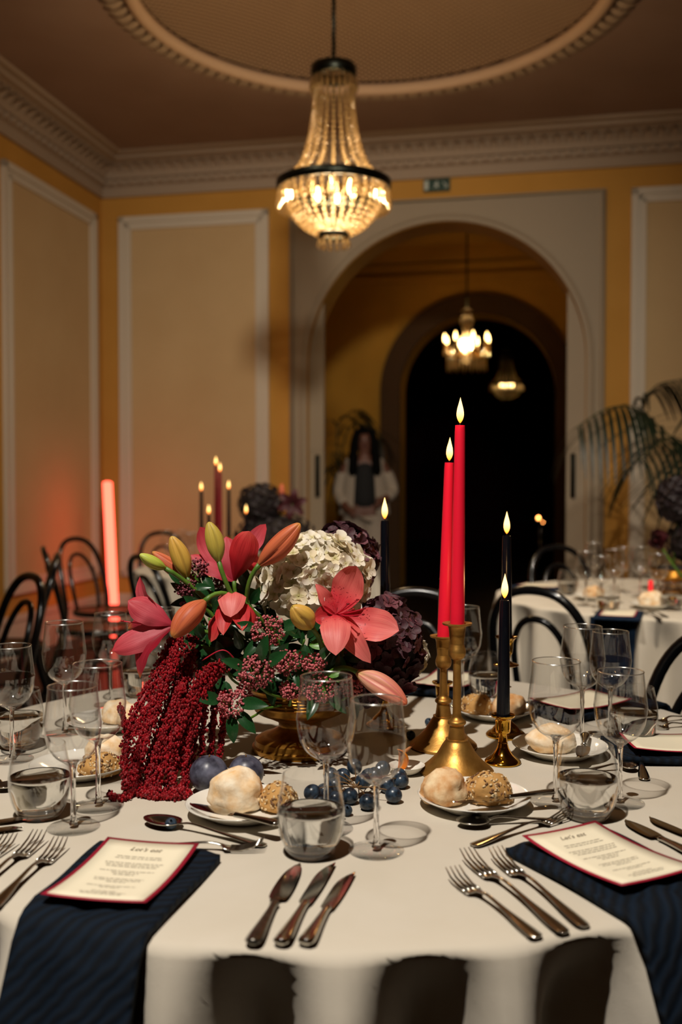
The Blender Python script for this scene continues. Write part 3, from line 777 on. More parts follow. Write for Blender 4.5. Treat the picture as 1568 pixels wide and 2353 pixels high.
# ------------------------------------------------------------------ plates and bread
def plate():
    t = part('side_plate', lathe(sp2([(0, .003), (.045, .003), (.05, .0005), (.053, .0008), (.062, .006), (.078, .0145), (.0865, .019)], 4) + [(.0872, .0202), (.0862, .021)] + sp2([(.0862, .021), (.074, .0155), (.06, .0085), (.05, .0062), (0, .0058)], 4), 56), 'porcelain')
    tag(t, '', 'plate'); return t
PLT = plate()
def bread(rx, ry, rz, seed, amp=.17):
    v, f = ico(5 if False else 4); out = []
    for p in v:
        n1 = noise.noise(p * 1.7 + V(seed, 0, 0)); n2 = noise.noise(p * 5 + V(0, seed, 0))
        k = 1 + amp * n1 + amp * .30 * n2 + amp * .12 * noise.noise(p * 13)
        q = V(p.x * rx * k, p.y * ry * k, p.z * rz * k)
        if q.z < 0: q.z = max(q.z * .8, -rz * .55) 
        out.append(V(q.x, q.y, q.z + rz * .55))
    return out, f
def roll(loc, sz, seed, lb, rz=0, m='crust'):
    o = part('bread_roll', bread(*sz, seed), m); o.location = loc; o.rotation_euler = (0, 0, rz); return tag(o, lb, 'bread', 'bread rolls on the side plates')
def seeded(loc, sz, seed, lb, rz=0, n=230):
    t = thing('seeded_roll', lb, 'bread', loc, rz, 'bread rolls on the side plates'); shp = bread(*sz, seed)
    part('crumb', shp, 'crust_seed', t)
    r2 = random.Random(seed); mb = MB(); v, f = ico(1)
    vv = shp[0]; c = V(0, 0, sz[2] * .5)
    for i in range(n):
        p = r2.choice(vv)
        if p.z < .004: continue
        nn = (p - c).normalized(); M = frame(nn + V(r2.uniform(-.3, .3), r2.uniform(-.3, .3), 0), V(r2.uniform(-1, 1), r2.uniform(-1, 1), r2.uniform(-1, 1)), p + nn * .0003)
        L = r2.uniform(.0026, .0050); mb.add((v, f), M @ Matrix.Diagonal((L, L * .55, L * .32, 1)), 0 if r2.random() < .72 else 1)
    o = mb.build('seeds', ['seed', 'seed_dark'], t); o['kind'] = 'stuff'; return t
PP = {}
for key, x, y, lb in [('A', 560, 1872, 'white side plate with two rolls left of the centre tumbler'),
    ('B', 1090, 1853, 'white side plate in front of the tall gold candlestick'),
    ('G', 1287, 1734, 'white side plate with one roll at right'),
    ('F', 1135, 1647, 'white side plate behind the small gold candle holder'),
    ('C', 188, 1778, 'white side plate at left under the seeded roll'),
    ('D', 252, 1672, 'white side plate at far left behind the large wine glass')]:
    p = on_z(x, y); PP[key] = p; place(PLT, p, lb, 'side plates on the foreground table')
zp = .0065
def onp(k, dx, dy): return PP[k] + V(dx, dy, zp)
roll(onp('A', -.014, .008), (.044, .036, .040), 3, 'floury plain roll in front of the plums', .1)
seeded(onp('A', .052, .004), (.028, .030, .026), 8, 'seeded roll seen behind the rim of the centre tumbler', .6)
roll(onp('B', -.046, .0), (.037, .034, .034), 12, 'golden plain roll in front of the tall gold candlestick', .4, 'crust_brown')
seeded(onp('B', .022, .004), (.036, .033, .029), 21, 'round seeded roll right of the golden plain roll')
roll(onp('G', -.014, .006), (.046, .036, .030), 31, 'pale plain roll alone on its plate at right', .1)
seeded(onp('F', -.036, .0), (.034, .03, .028), 41, 'seeded roll behind the gold candlestick stem', n=150)
roll(onp('F', .032, -.008), (.038, .032, .030), 45, 'brownish roll half hidden behind the front black candle', .3, 'crust_brown')
roll(onp('C', .035, .028), (.036, .032, .036), 51, 'plain roll at left above the seeded one beside the amaranth', .2)
seeded(onp('C', .038, -.028), (.036, .028, .024), 55, 'seeded roll at left beside the amaranth', .2)
roll(onp('D', .012, .02), (.034, .03, .03), 61, 'plain roll seen through the large left wine glass', .5)
roll(onp('D', .05, -.02), (.03, .03, .03), 65, 'plain roll peeking out beside the left amaranth edge', .2)
# ------------------------------------------------------------------ cutlery (built along +Y, handle end at y=0)
def strip(sections, thick, n=6):
    """a flat bar of varying half width / height: sections (y, halfwidth, z)"""
    S = smoothp([(y, w_, z) for y, w_, z in sections], n); v, f, uv = [], [], []
    m = len(S)
    for i, s in enumerate(S):
        y, w_, z = s; w_ = max(w_, .0004)
        for (a, zz) in ((-1, 0), (-.55, thick * .5), (0, thick * .62), (.55, thick * .5), (1, 0), (.55, -thick * .4), (0, -thick * .45), (-.55, -thick * .4)):
            v.append(V(a * w_, y, z + zz)); uv.append((a, i / m))
    for i in range(m - 1):
        for k in range(8): k2 = (k + 1) % 8; f.append((i * 8 + k, i * 8 + 8 + k, i * 8 + 8 + k2, i * 8 + k2))
    f.append(tuple(range(8))); f.append(tuple(reversed(range((m - 1) * 8, m * 8))))
    return v, f, uv
def fork(L, label, cat='fork', hw=.012):
    t = thing('table_fork', label, cat)
    k = L / .2
    part('handle', strip([(0, .005, .002), (.006 * k, .0092, .002), (.03 * k, .0085, .0035), (.07 * k, .0045, .007), (.11 * k, .0030, .010), (.132 * k, .0042, .0075), (.140 * k, .0105, .004), (.148 * k, hw, .003)], .0026), 'steel', t)
    m_ = None
    for i in range(4):
        x = (i - 1.5) * (hw * 2 - .0035) / 3
        shp = tube([V(x, .147 * k, .003), V(x, .165 * k, .0035), V(x, .185 * k, .0085), V(x * .95, L, .0165)], [.0017, .0016, .0014, .0006], 6)
        part('tine', shp, 'steel', t)
    return t
def spoon(L, label):
    t = thing('dessert_spoon', label, 'spoon'); k = L / .2
    part('handle', strip([(0, .005, .002), (.006 * k, .009, .002), (.03 * k, .008, .0035), (.08 * k, .0042, .008), (.12 * k, .003, .0115), (.142 * k, .004, .008)], .0026), 'steel', t)
    def fn(u, q):
        a = u * 2 * PI; r = q; w_ = .0205 * (1 - .12 * math.sin(a)); x = w_ * r * math.cos(a); y = .171 * k + .031 * k * r * math.sin(a)
        return V(x, y, .0015 + .0085 * r * r)
    s1 = grid(fn, 28, 6, True); n0 = len(s1[0])
    v = list(s1[0]) + [p - V(0, 0, .0011) for p in s1[0]]; f = list(s1[1]) + [tuple(i + n0 for i in reversed(q)) for q in s1[1]]
    W_ = 28; top = 6 * W_
    for i in range(W_): j = (i + 1) % W_; f.append((top + i, top + j, n0 + top + j, n0 + top + i))
    part('spoon_bowl', (v, f), 'steel', t); return t
def knife(L, label, kind='table', m='steel'):
    t = thing('table_knife', label, 'knife'); k = L / .235
    part('handle', strip([(0, .006, .005), (.006 * k, .0098, .005), (.025 * k, .0094, .005), (.06 * k, .0068, .0045), (.095 * k, .005, .004), (.108 * k, .0062, .004)], .0068), m, t)
    if kind == 'fish': sec = [(.106, -.003, .003), (.118, -.004, .004), (.124, -.011, .011), (.16, -.012, .013), (.20, -.009, .0115), (.225, -.002, .008), (.235, .004, .005)]
    else: sec = [(.106, -.006, .006), (.112, -.0085, .0075), (.15, -.0085, .0095), (.19, -.0075, .0098), (.215, -.002, .0095), (.230, .0045, .009), (.235, .0075, .0085)]
    S = smoothp([(y * k, a, b2) for y, a, b2 in sec], 5); v, f = [], []
    for y, a, b2 in S: v += [V(a, y, .0038), V((a + b2) / 2, y, .0048), V(b2, y, .0038), V((a + b2) / 2, y, .0028)]
    for i in range(len(S) - 1):
        for q in range(4): q2 = (q + 1) % 4; f.append((i * 4 + q, i * 4 + 4 + q, i * 4 + 4 + q2, i * 4 + q2))
    f.append((0, 1, 2, 3)); e = 4 * (len(S) - 1); f.append((e + 3, e + 2, e + 1, e))
    part('blade', (v, f), 'steel', t, angle=20); return t
def lay(o, a, b2, lift=.0012):
    """lay a piece of cutlery from handle end a to tip b2"""
    d = b2 - a; o.location = a + V(0, 0, lift); o.rotation_euler = (0, 0, math.atan2(d.y, d.x) - PI / 2); return o
def PT_(x, y, z=.75): return on_z(x, y, z)
CG = 'cutlery on the foreground table'
def put(fn, a, b2, label, **kw):
    A, B = PT_(*a), PT_(*b2); B = V(B.x, B.y, A.z); o = fn((B - A).length, label, **kw); lay(o, A, B); o['group'] = CG; return o
put(knife, (580, 2180), (682, 1992), 'broad bladed fish knife, left of the three front knives', kind='fish', m='steel_worn')
put(knife, (645, 2180), (757, 1990), 'dinner knife in the middle of the three front knives')
put(knife, (702, 2180), (802, 2012), 'shorter knife, right of the three front knives')
put(fork, (1236, 2160), (1040, 2022), 'shortest and nearest of the three front right forks')
put(fork, (1298, 2150), (1072, 1978), 'middle fork of the three front right forks')
put(fork, (1345, 2136), (1138, 1975), 'fork next to the right navy napkin')
put(fork, (-20, 2092), (140, 1952), 'fork next to the left navy napkin')
put(fork, (-92, 2085), (92, 1935), 'middle fork of the three at the left edge')
put(fork, (-160, 2065), (26, 1942), 'outer fork of the three, cut by the left edge')
put(spoon, (610, 1948), (336, 1892), 'dessert spoon above the left menu beside a blueberry')
put(fork, (318, 1950), (606, 1958), 'dessert fork crossing the spoon above the left menu', hw=.0105)
put(spoon, (1290, 1888), (1052, 1902), 'dessert spoon in front of the plate with two rolls')
put(fork, (1086, 1948), (1312, 1880), 'dessert fork with raised tines by the front right tumbler', hw=.0105)
put(knife, (1600, 1975), (1432, 1892), 'broad knife at the right edge above the right menu', kind='fish')
put(knife, (1660, 1958), (1484, 1886), 'dinner knife behind the broad one at the right edge')
put(fork, (1482, 1796), (1462, 1716), 'fork lying with tines away from the viewer at right', hw=.0105)
put(spoon, (1340, 1775), (1462, 1770), 'spoon lying beyond the right plate near the upright fork', )
put(knife, (1600, 1708), (1500, 1705), 'knife pointing in from the right edge behind the fork')
put(knife, (1610, 1722), (1523, 1702), 'second knife pointing in from the right edge')
put(fork, (1600, 1650), (1495, 1665), 'fork near the right edge behind the rear tumbler')
put(fork, (1600, 1668), (1500, 1678), 'lower fork near the right edge behind the rear tumbler')
put(knife, (-60, 1905), (62, 1885), 'knife at left edge beside the front left tumbler')
put(knife, (-70, 1925), (50, 1906), 'lower knife at left edge beside the front left tumbler')
put(spoon, (-45, 1790), (25, 1822), 'spoon at the left edge behind the front left tumbler')
put(fork, (1010, 1572), (940, 1602), 'fork behind the dark hydrangea beside a rear menu card')
for a, b2, pk, lb in [((640, 1900), (487, 1884), 'A', 'butter knife resting on the plate left of the centre tumbler'), ((1272, 1826), (1068, 1866), 'B', 'butter knife across the plate with the golden roll'),
                  ((1346, 1692), (1340, 1748), 'G', 'butter knife standing across the right plate with one roll')]:
    A, B = on_z(*a, .772), on_z(*b2, .76); B.z = A.z
    o = knife(max((B - A).length, .165), lb, kind='fish'); o.name = 'butter_knife'; lay(o, A, B, .0); o['group'] = 'butter knives on plates'
    o.location.z = .7715; 

# ------------------------------------------------------------------ napkins and menus
def napkin(c, ang, wdt, Ltop, label, hang=.42, seed=0):
    """folded navy napkin lying towards the table edge and falling over it; c = middle of its inner end, ang = heading"""
    h = V(math.sin(ang), -math.cos(ang), 0); sd = V(math.cos(ang), math.sin(ang), 0)
    # distance along h to the cloth edge
    def edge_dist(p):
        q = p - V(TC.x, TC.y, 0); q.z = 0; bq = q.dot(h); cc = q.dot(q) - (TR + .008) ** 2; return -bq + math.sqrt(max(bq * bq - cc, 0))
    def fn(u, t, off_=0.0):
        p = V(c.x, c.y, 0) + sd * ((u - .5) * wdt * (1 + .03 * math.sin(t * 9 + seed)))
        e = edge_dist(p); tot = e + hang; s = t * tot
        wob = .0022 * math.sin(u * 9 + s * 31 + seed) + .0015 * math.sin(u * 23 + seed)
        r = .022
        if s < e - r: q = p + h * s; z = .7605 + wob + off_
        else:
            a = min((s - (e - r)) / (r * PI / 2), 1) * PI / 2; q = p + h * (e - r + (r + off_ + .012) * math.sin(a)); z = .7605 - r + (r + off_) * math.cos(a)
            ex = s - (e - r) - r * PI / 2
            if ex > 0: z -= ex; q = q + h * (.006 + .10 * ex + .030 * min(ex / .08, 1) + .01 * math.sin(u * 11 + seed) * min(ex * 6, 1))
        return V(q.x, q.y, z)
    nu, nv = 26, 70
    top = grid(lambda u, t: fn(u, t, .004), nu, nv); bot = grid(lambda u, t: fn(u, t, -.006), nu, nv)
    n0 = len(top[0]); v = top[0] + bot[0]; f = list(top[1]) + [tuple(i + n0 for i in reversed(q)) for q in bot[1]]
    Wd = nu + 1; ring = [i for i in range(Wd)] + [j * Wd + nu for j in range(1, nv + 1)] + [nv * Wd + i for i in range(nu - 1, -1, -1)] + [j * Wd for j in range(nv - 1, 0, -1)]
    for i, a in enumerate(ring): b2 = ring[(i + 1) % len(ring)]; f.append((a, a + n0, b2 + n0, b2))
    uv = top[2] + bot[2]
    o = part('navy_napkin', (v, f, uv), 'navy_weave'); return tag(o, label, 'napkin', 'navy napkins on the foreground table')
kk = NT('navy_weave'); kb = kk.b; kb.inputs['Roughness'].default_value = .85; kb.inputs['Specular IOR Level'].default_value = .2; kb.inputs['Base Color'].default_value = srgb('#0d2740')
_tc = kk.n('ShaderNodeTexCoord'); _mp = kk.n('ShaderNodeMapping'); _mp.inputs['Scale'].default_value = (5, 22, 1); kk.l(_tc.outputs['UV'], _mp.inputs[0])
_wv = kk.n('ShaderNodeTexWave', wave_type='BANDS', bands_direction='DIAGONAL'); _wv.inputs['Scale'].default_value = 1.0; _wv.inputs['Distortion'].default_value = 3.0; _wv.inputs['Detail'].default_value = 1.5; kk.l(_mp.outputs[0], _wv.inputs[0])
_rp = kk.n('ShaderNodeValToRGB'); _rp.color_ramp.elements[0].color = srgb('#030810'); _rp.color_ramp.elements[1].color = srgb('#071625'); kk.l(_wv.outputs['Fac'], _rp.inputs[0]); kk.l(_rp.outputs[0], kb.inputs['Base Color'])
_bp = kk.n('ShaderNodeBump'); _bp.inputs['Strength'].default_value = .45; _bp.inputs['Distance'].default_value = .003; kk.l(_wv.outputs['Fac'], _bp.inputs['Height']); kk.l(_bp.outputs[0], kb.inputs['Normal'])
def menu(c, ang, label, text=True, wd=.128, ln=.188, curl=.006, z=.7685):
    t = thing('menu_card', label, 'menu card', (c.x, c.y, z), ang, 'menu cards on napkins')
    def sheet(a, b2, dz, th):
        def fn(u, q, o=0): x = (u - .5) * a; y = (q - .5) * b2; return V(x, y, dz + o + curl * 2.2 * (abs(y) / ln) ** 2 * 2 + curl * .35 * (x / wd) ** 2 * 4)
        s1 = grid(lambda u, q: fn(u, q, th), 6, 10); s0 = grid(lambda u, q: fn(u, q, 0), 6, 10); n0 = len(s1[0])
        v = s1[0] + s0[0]; f = list(s1[1]) + [tuple(i + n0 for i in reversed(q)) for q in s0[1]]
        ring = list(range(7)) + [j * 7 + 6 for j in range(1, 11)] + [70 + i for i in range(5, -1, -1)] + [j * 7 for j in range(9, 0, -1)]
        for i, a_ in enumerate(ring): b_ = ring[(i + 1) % len(ring)]; f.append((a_, a_ + n0, b_ + n0, b_))
        return v, f
    def cz(x, y): return curl * 2.2 * (abs(y) / ln) ** 2 * 2 + curl * .35 * (x / wd) ** 2 * 4
    part('red_card', sheet(wd, ln, 0, .0009), 'card_red', t); part('cream_sheet', sheet(wd - .011, ln - .011, .0010, .0003), 'paper', t)
    if text:
        fc = bpy.data.curves.new('title', 'FONT'); fc.body = "Let's eat"; fc.size = .0125; fc.shear = .35; fc.align_x = 'CENTER'
        fo = bpy.data.objects.new('title_tmp', fc); COL.objects.link(fo); bpy.context.view_layer.update()
        me = bpy.data.meshes.new_from_object(fo.evaluated_get(bpy.context.evaluated_depsgraph_get())); bpy.data.objects.remove(fo)
        for vv in me.vertices: vv.co.z = .0019 + cz(vv.co.x, vv.co.y + .068)
        me.materials.clear(); me.materials.append(MATS['print']); to = bpy.data.objects.new('title', me); COL.objects.link(to); to.parent = t; to.location = (0, .064, 0)
        r2 = random.Random(5); mb = MB(); y = .048
        for grp in (2, 3, 3, 3, 2, 3):
            for i in range(grp):
                wl = (.038, .075, .06, .03)[r2.randrange(4)] * r2.uniform(.8, 1.1); x = -wl / 2
                while x < wl / 2:
                    ww = r2.uniform(.003, .009); hh = .0007
                    mb.add(([V(xx, yy, .0017 + cz(xx, yy)) for xx, yy in ((x, y - hh), (min(x + ww, wl / 2), y - hh), (min(x + ww, wl / 2), y + hh), (x, y + hh))], [(0, 1, 2, 3)])); x += ww + .0016
                y -= .0052
            y -= .0085
        po = mb.build('print_lines', 'print', t, smooth=False); po['kind'] = 'stuff'
    return t
a1 = R(-12); nc = (on_z(228, 1964) + on_z(508, 1981)) / 2
napkin(nc, a1, .166, .25, 'navy napkin under the left menu, hanging over the front edge', seed=1)
menu((on_z(243, 1972) + on_z(340, 2120) + on_z(462, 1985) + on_z(87, 2118)) / 4, R(-10.5), "cream menu card reading Let's eat on the front left napkin")
a2 = R(27.5); nc2 = (on_z(1162, 1968) + on_z(1376, 1922)) / 2
napkin(nc2, a2, .166, .25, 'navy napkin under the right menu, hanging over the right front edge', seed=4)
m0 = on_z(1200, 1967); sdv = V(math.cos(a2), math.sin(a2), 0); hv = V(math.sin(a2), -math.cos(a2), 0)
menu(m0 + sdv * .064 + hv * .094, a2, "cream menu card reading Let's eat on the right napkin")
# rear settings
def rear(ang, lbn, lbm, r_in=.50):
    d = V(math.sin(ang), -math.cos(ang), 0); c = V(TC.x, TC.y, .75) + d * r_in
    napkin(c, ang, .166, .25, lbn, hang=.3, seed=ang); menu(c + d * .12, ang, lbm, text=False)
rear(R(122), 'navy napkin at right rear behind the small rear wine glass', 'blank looking menu card at right rear between wine glasses')
rear(R(155), 'navy napkin at the far table edge right of the dark hydrangea', 'menu card at the far table edge behind the dark hydrangea')
rear(R(88), 'navy napkin at the right picture edge above the knives', 'menu card at the right picture edge beyond the knives')

# ------------------------------------------------------------------ candlesticks and candles
def candlestick(prof_, m, label, loc, rz=0):
    t = thing('candlestick', label, 'candlestick', loc, rz)
    zs = [p for p in prof_ if True]
    base = [p for p in zs if p[2] == 'b']; shaft = [p for p in zs if p[2] == 's']; cup = [p for p in zs if p[2] == 'c']
    q = lambda L: sp2([(a, b2) for a, b2, _ in L], 4)
    part('base', lathe([(0, .001)] + q(base) + [(0, base[-1][1])], 48), m, t, angle=50)
    part('shaft', lathe([(0, shaft[0][1])] + q(shaft) + [(0, shaft[-1][1])], 32), m, t, angle=50)
    top = cup[-1][1]
    part('cup', lathe([(0, cup[0][1])] + q(cup) + [(cup[-1][0], top + .002), (.015, top + .001), (.0138, top - .002), (.0135, top - .022), (0, top - .022)], 40), m, t, angle=50)
    t['cup_top'] = top; return t
def tall_prof(H, neck):
    s = .00075
    return [(.0625, .0005, 'b'), (.064, .004, 'b'), (.061, .008, 'b'), (.047, .020, 'b'), (.034, .034, 'b'), (.0245, .050, 'b'), (.0195, .057, 'b'), (.0195, .060, 'b'),
            (.0155, .059, 's'), (.0135, .072, 's'), (.0125, .081, 's'), (.0125, .083, 's'), (.0155, .086, 's'), (.0155, .090, 's'), (.011, .094, 's'), (.0078, .100, 's'), (.0072, .12, 's'), (.0068, H - .064, 's'), (.0075, H - .060, 's'),
            (.0085, H - .061, 'c'), (.0135, H - .056, 'c'), (.0152, H - .047, 'c'), (.0125, H - .037, 'c'), (.0120, H - .033, 'c'), (.0135, H - .018, 'c'), (.0160, H - .004, 'c'), (.0240, H - .0015, 'c'), (.0255, H, 'c')]
def short_prof(H):
    return [(.0315, .0005, 'b'), (.0325, .003, 'b'), (.0295, .007, 'b'), (.019, .015, 'b'), (.0115, .026, 'b'), (.0085, .036, 'b'), (.0085, .038, 's'), (.0078, .042, 's'), (.0070, H - .035, 's'), (.0085, H - .030, 's'),
            (.009, H - .031, 'c'), (.0128, H - .029, 'c'), (.0135, H - .015, 'c'), (.0150, H - .006, 'c'), (.0200, H - .002, 'c'), (.0215, H, 'c')]
def mid_prof(H):
    return [(.0385, .0005, 'b'), (.0395, .004, 'b'), (.034, .009, 'b'), (.028, .012, 'b'), (.024, .018, 'b'), (.012, .03, 'b'), (.0085, .04, 'b'), (.0085, .042, 's'), (.007, .06, 's'), (.0068, .094, 's'), (.011, .098, 's'), (.0068, .102, 's'), (.0068, H - .060, 's'), (.023, H - .056, 's'), (.0235, H - .053, 's'), (.008, H - .047, 's'), (.0095, H - .034, 's'),
            (.009, H - .036, 'c'), (.0125, H - .03, 'c'), (.0135, H - .015, 'c'), (.0160, H - .005, 'c'), (.0215, H, 'c')]
def candle(loc, h, r0, r1, m, label, lean=(0, 0), group=None, flame=1.0):
    t = thing('taper_candle', label, 'candle', loc, 0, group); t.rotation_euler = (lean[0], lean[1], 0)
    part('wax', lathe([(0, 0), (r0, 0)] + [(r0 + (r1 - r0) * q, h * q) for q in (.25, .5, .75, .97)] + [(r1 * .93, h), (r1 * .5, h - .002), (0, h - .003)], 24), m, t, angle=50)
    part('wick', tube([V(0, 0, h - .004), V(0, 0, h + .004), V(.0012, 0, h + .010)], .0009, 6), 'wick', t)
    fl = part('flame', lathe(sp2([(0, .0), (.0040, .006), (.0062, .014), (.0054, .024), (.0026, .035), (0, .045)], 4), 16), 'flame', t); fl.location = (0, 0, h + .003); fl.scale = (flame,) * 3
    return t
def flame_light(loc, e=.35): point('candle_light', loc, e, (1.0, .55, .2), .012)
CS = 'brass candlesticks on the foreground table'
pA = on_z(1050, 1776); sA = candlestick(tall_prof(.258, 0), 'brass', 'tall antique brass candlestick behind the golden roll', pA)
cA = candle(pA + V(0, 0, .2365), .362, .0128, .0088, 'wax_red', 'taller lit red taper candle in the front brass candlestick', (0, R(.6)))
pB = on_z(1019, 1716); sB = candlestick(tall_prof(.210, 0), 'brass', 'shorter antique brass candlestick left of the tall one', pB)
cB = candle(pB + V(0, 0, .1885), .350, .0128, .0088, 'wax_red', 'slightly lower lit red taper candle, leaning right, in the rear brass candlestick', (0, R(1.6)))
pC = on_z(1156, 1753); candlestick(short_prof(.085), 'gold', 'small shiny gold candle holder before the back bread plate', pC)
candle(pC + V(0, 0, .0635), .228, .0124, .0088, 'wax_black', 'lit black taper candle in the small shiny gold holder', (0, R(.5)))
pD = on_z(1163, 1691); candlestick(mid_prof(.196), 'gold', 'gold candle holder with discs behind the front black candle', pD)
candle(pD + V(0, 0, .1745), .222, .0118, .0084, 'wax_black', 'tall lit black candle rising behind the front black candle')
pE = on_z(886, 1668); candlestick(mid_prof(.20), 'gold', 'gold candle holder hidden behind the dark hydrangeas', pE)
candle(pE + V(0, 0, .178), .245, .0115, .0088, 'wax_black', 'lit black taper candle rising behind the dark hydrangeas', (0, R(-.4)))
pF = on_z(1017, 1668); candlestick(short_prof(.09), 'gold', 'small gold holder behind the shorter brass candlestick', pF)
candle(pF + V(0, 0, .0685), .215, .0118, .0088, 'wax_black', 'black candle hidden behind the two red candles')
for p, e in ((pA + V(.0, 0, .63), .5), (pC + V(0, 0, .325), .3)): flame_light(p, e)
# ------------------------------------------------------------------ flower bowl
VP = on_z(690, 1722)
vt = thing('flower_bowl', 'gold ribbed pedestal bowl holding the flower arrangement', 'vase', VP)
part('foot', lathe([(0, .0005)] + [(.088, .0005), (.090, .004), (.090, .010), (.086, .013), (.084, .022), (.078, .026), (.066, .030)] + sp2([(.066, .030), (.046, .040), (.040, .048), (.043, .058)], 3) + [(0, .058)], 56), 'vase_gold', vt, angle=40)
rp_ = [(0, .056), (.044, .057), (.052, .060)]; z = .062
part('bowl', lathe(rp_ + sp2([(.06, .064), (.082, .074), (.090, .086)], 4) + [(.092, .090), (.095, .092), (.093, .095), (.096, .098), (.094, .101), (.097, .104), (.095, .107), (.098, .110), (.096, .113), (.0985, .117), (.0985, .121), (.094, .122), (.09, .112), (.08, .085), (0, .07)], 64), 'vase_gold', vt, angle=40)
part('floral_foam', lathe([(0, .075), (.07, .08), (.082, .112), (.06, .135), (0, .14)], 24), 'hyd_core', vt)
VM = VP + V(0, 0, .13)
# ------------------------------------------------------------------ petals, buds, stems
def petal(base, tip, nrm, width, bow=.2, recurve=.25, nu=8, nv=14, belly=.55, cup=.25, twist=0.0, ruffle=.05, seed=0):
    """a petal from base to tip, bowed along nrm, edges cupped towards nrm, tip rolling back"""
    ax = tip - base; L = ax.length; a = ax / L; n = (nrm - a * nrm.dot(a)).normalized(); s = a.cross(n)
    def fn(u, t):
        x = (u - .5) * 2
        wv = math.sin(PI * min(t ** (math.log(.5) / math.log(belly)), 1)) ** .62 if 0 < t < 1 else 0
        wv = max(wv, .16 * (1 - t))
        if twist:
            q = twist * t; s2 = s * math.cos(q) + n * math.sin(q); n2 = n * math.cos(q) - s * math.sin(q)
        else: s2, n2 = s, n
        c = base + a * (L * t) + n * (L * (bow * math.sin(PI * t) - recurve * max(0, t - .55) ** 2 * 2.2))
        rf = ruffle * width * math.sin(t * 17 + seed + x * 2) * abs(x) ** 2
        ridge = -.05 * width * math.exp(-(x / .16) ** 2) + .03 * width * math.exp(-((abs(x) - .3) / .1) ** 2)
        return c + s2 * (x * width * .5 * wv) + n2 * (cup * width * (x * x) * wv * .5 + rf * wv + ridge * wv)
    return grid(fn, nu, nv)
def stem_to(base, d, label=None, end=None, bulge=.05):
    end = end or VM + V(random.Random(int(base.x * 9999)).uniform(-.05, .05), random.Random(int(base.z * 9999)).uniform(-.04, .04), -.02)
    L = (end - base).length
    return bez(base, base - d.normalized() * L * .32, end, 14)
def lily(label, base, axis, petals, m, stamens=(), stem=True, ms='amaranth_stem', end=None):
    t = thing('lily', label, 'lily', base, 0, 'lilies in the gold bowl')
    for i, p in enumerate(petals):
        tip, nrm, wd = p[0], p[1], p[2]; kw = p[3] if len(p) > 3 else {}
        mm = kw.pop('m', m); bs = kw.pop('base', base)
        part('petal', petal(bs - base, tip - base, nrm, wd, seed=i * 2.1, **kw), mm, t)
    for q in stamens:
        pts = bez(V(0, 0, 0), (q - base) * .5 + V(0, 0, -.004), q - base, 6)
        o = part('stamen', tube(pts, .0011, 6), ms, t); part('anther', ball(.0032, 1, q - base, (1, .6, .6)), 'amaranth', o)
    if stem:
        pts = [q - base for q in stem_to(base, axis, end=end)]
        part('stem', tube(pts, [.0042] + [.0036] * 13 + [.0034], 8), 'green_stem', t)
    return t
def bud(label, base, tip, r, m, end=None, leafy=False):
    t = thing('lily_bud', label, 'flower bud', base, 0, 'lily buds in the gold bowl')
    d = tip - base; L = d.length; M = frame(d)
    pr = [(0, .28), (.05, .42), (.15, .68), (.3, .92), (.45, 1.0), (.62, .95), (.78, .76), (.9, .5), (.97, .28), (1.0, .06)]
    pr = [(p.x, p.y) for p in smoothp([(a, b2, 0) for a, b2 in pr], 3)]
    def fn(u, q):
        i = min(int(q * (len(pr) - 1) + .5), len(pr) - 1); zz, rr = pr[i]; a = u * 2 * PI
        k = .95 + .07 * math.cos(3 * a + .5 * zz + PI) - .26 * max(0, math.cos(3 * a + .5 * zz)) ** 22 - .05 * max(0, math.cos(3 * a + PI)) ** 8
        bend = .08 * L * math.sin(PI * zz)
        return V(r * rr * k * math.cos(a) + bend * .4, r * rr * k * math.sin(a), L * zz)
    part('bud', grid(fn, 36, len(pr) - 1, True), m, t, M=M)
    pts = [q - base for q in stem_to(base, d, end=end)]
    part('stem', tube(pts, [max(.0042, r * .26)] + [.0042] * 13 + [.0036], 8), 'green_stem', t)
    if leafy:
        for k in (3, 5):
            add_leaf(t, pts[k], V(.3 if k == 3 else -.5, -.4, .5), .05, .009, 'leaf_light')
    return t
_leaf = {}
def leaf_mesh(m, L, wd, fold=.3, curve=.25):
    key = (m, round(wd / L, 2), fold, curve)
    if key not in _leaf:
        def fn(u, t):
            x = (u - .5) * 2; wv = math.sin(PI * t ** .85) ** .8 if 0 < t < 1 else 0
            return V(x * wd / L * .5 * wv, t, fold * abs(x) * wd / L * .5 * wv - curve * t * t + curve * .4 * t)
        o = MB().add(grid(fn, 4, 9)); me_o = o.build('leaf_proto', m); me = me_o.data; bpy.data.objects.remove(me_o); _leaf[key] = me
    return _leaf[key]
def add_leaf(parent, p, d, L, wd, m='leaf', up=V(0, -.4, 1)):
    d = Vector(d).normalized(); x = d.cross(Vector(up))
    if x.length < 1e-4: x = d.orthogonal()
    x.normalize(); z = x.cross(d)
    M = Matrix((x, d, z)).transposed().to_4x4(); M = Matrix.Translation(Vector(p)) @ M @ Matrix.Scale(L, 4)
    o = bpy.data.objects.new('leaf', leaf_mesh(m, L, wd)); COL.objects.link(o); o.parent = parent; o.matrix_local = M; return o
CAMD = V(0, -1, .25)
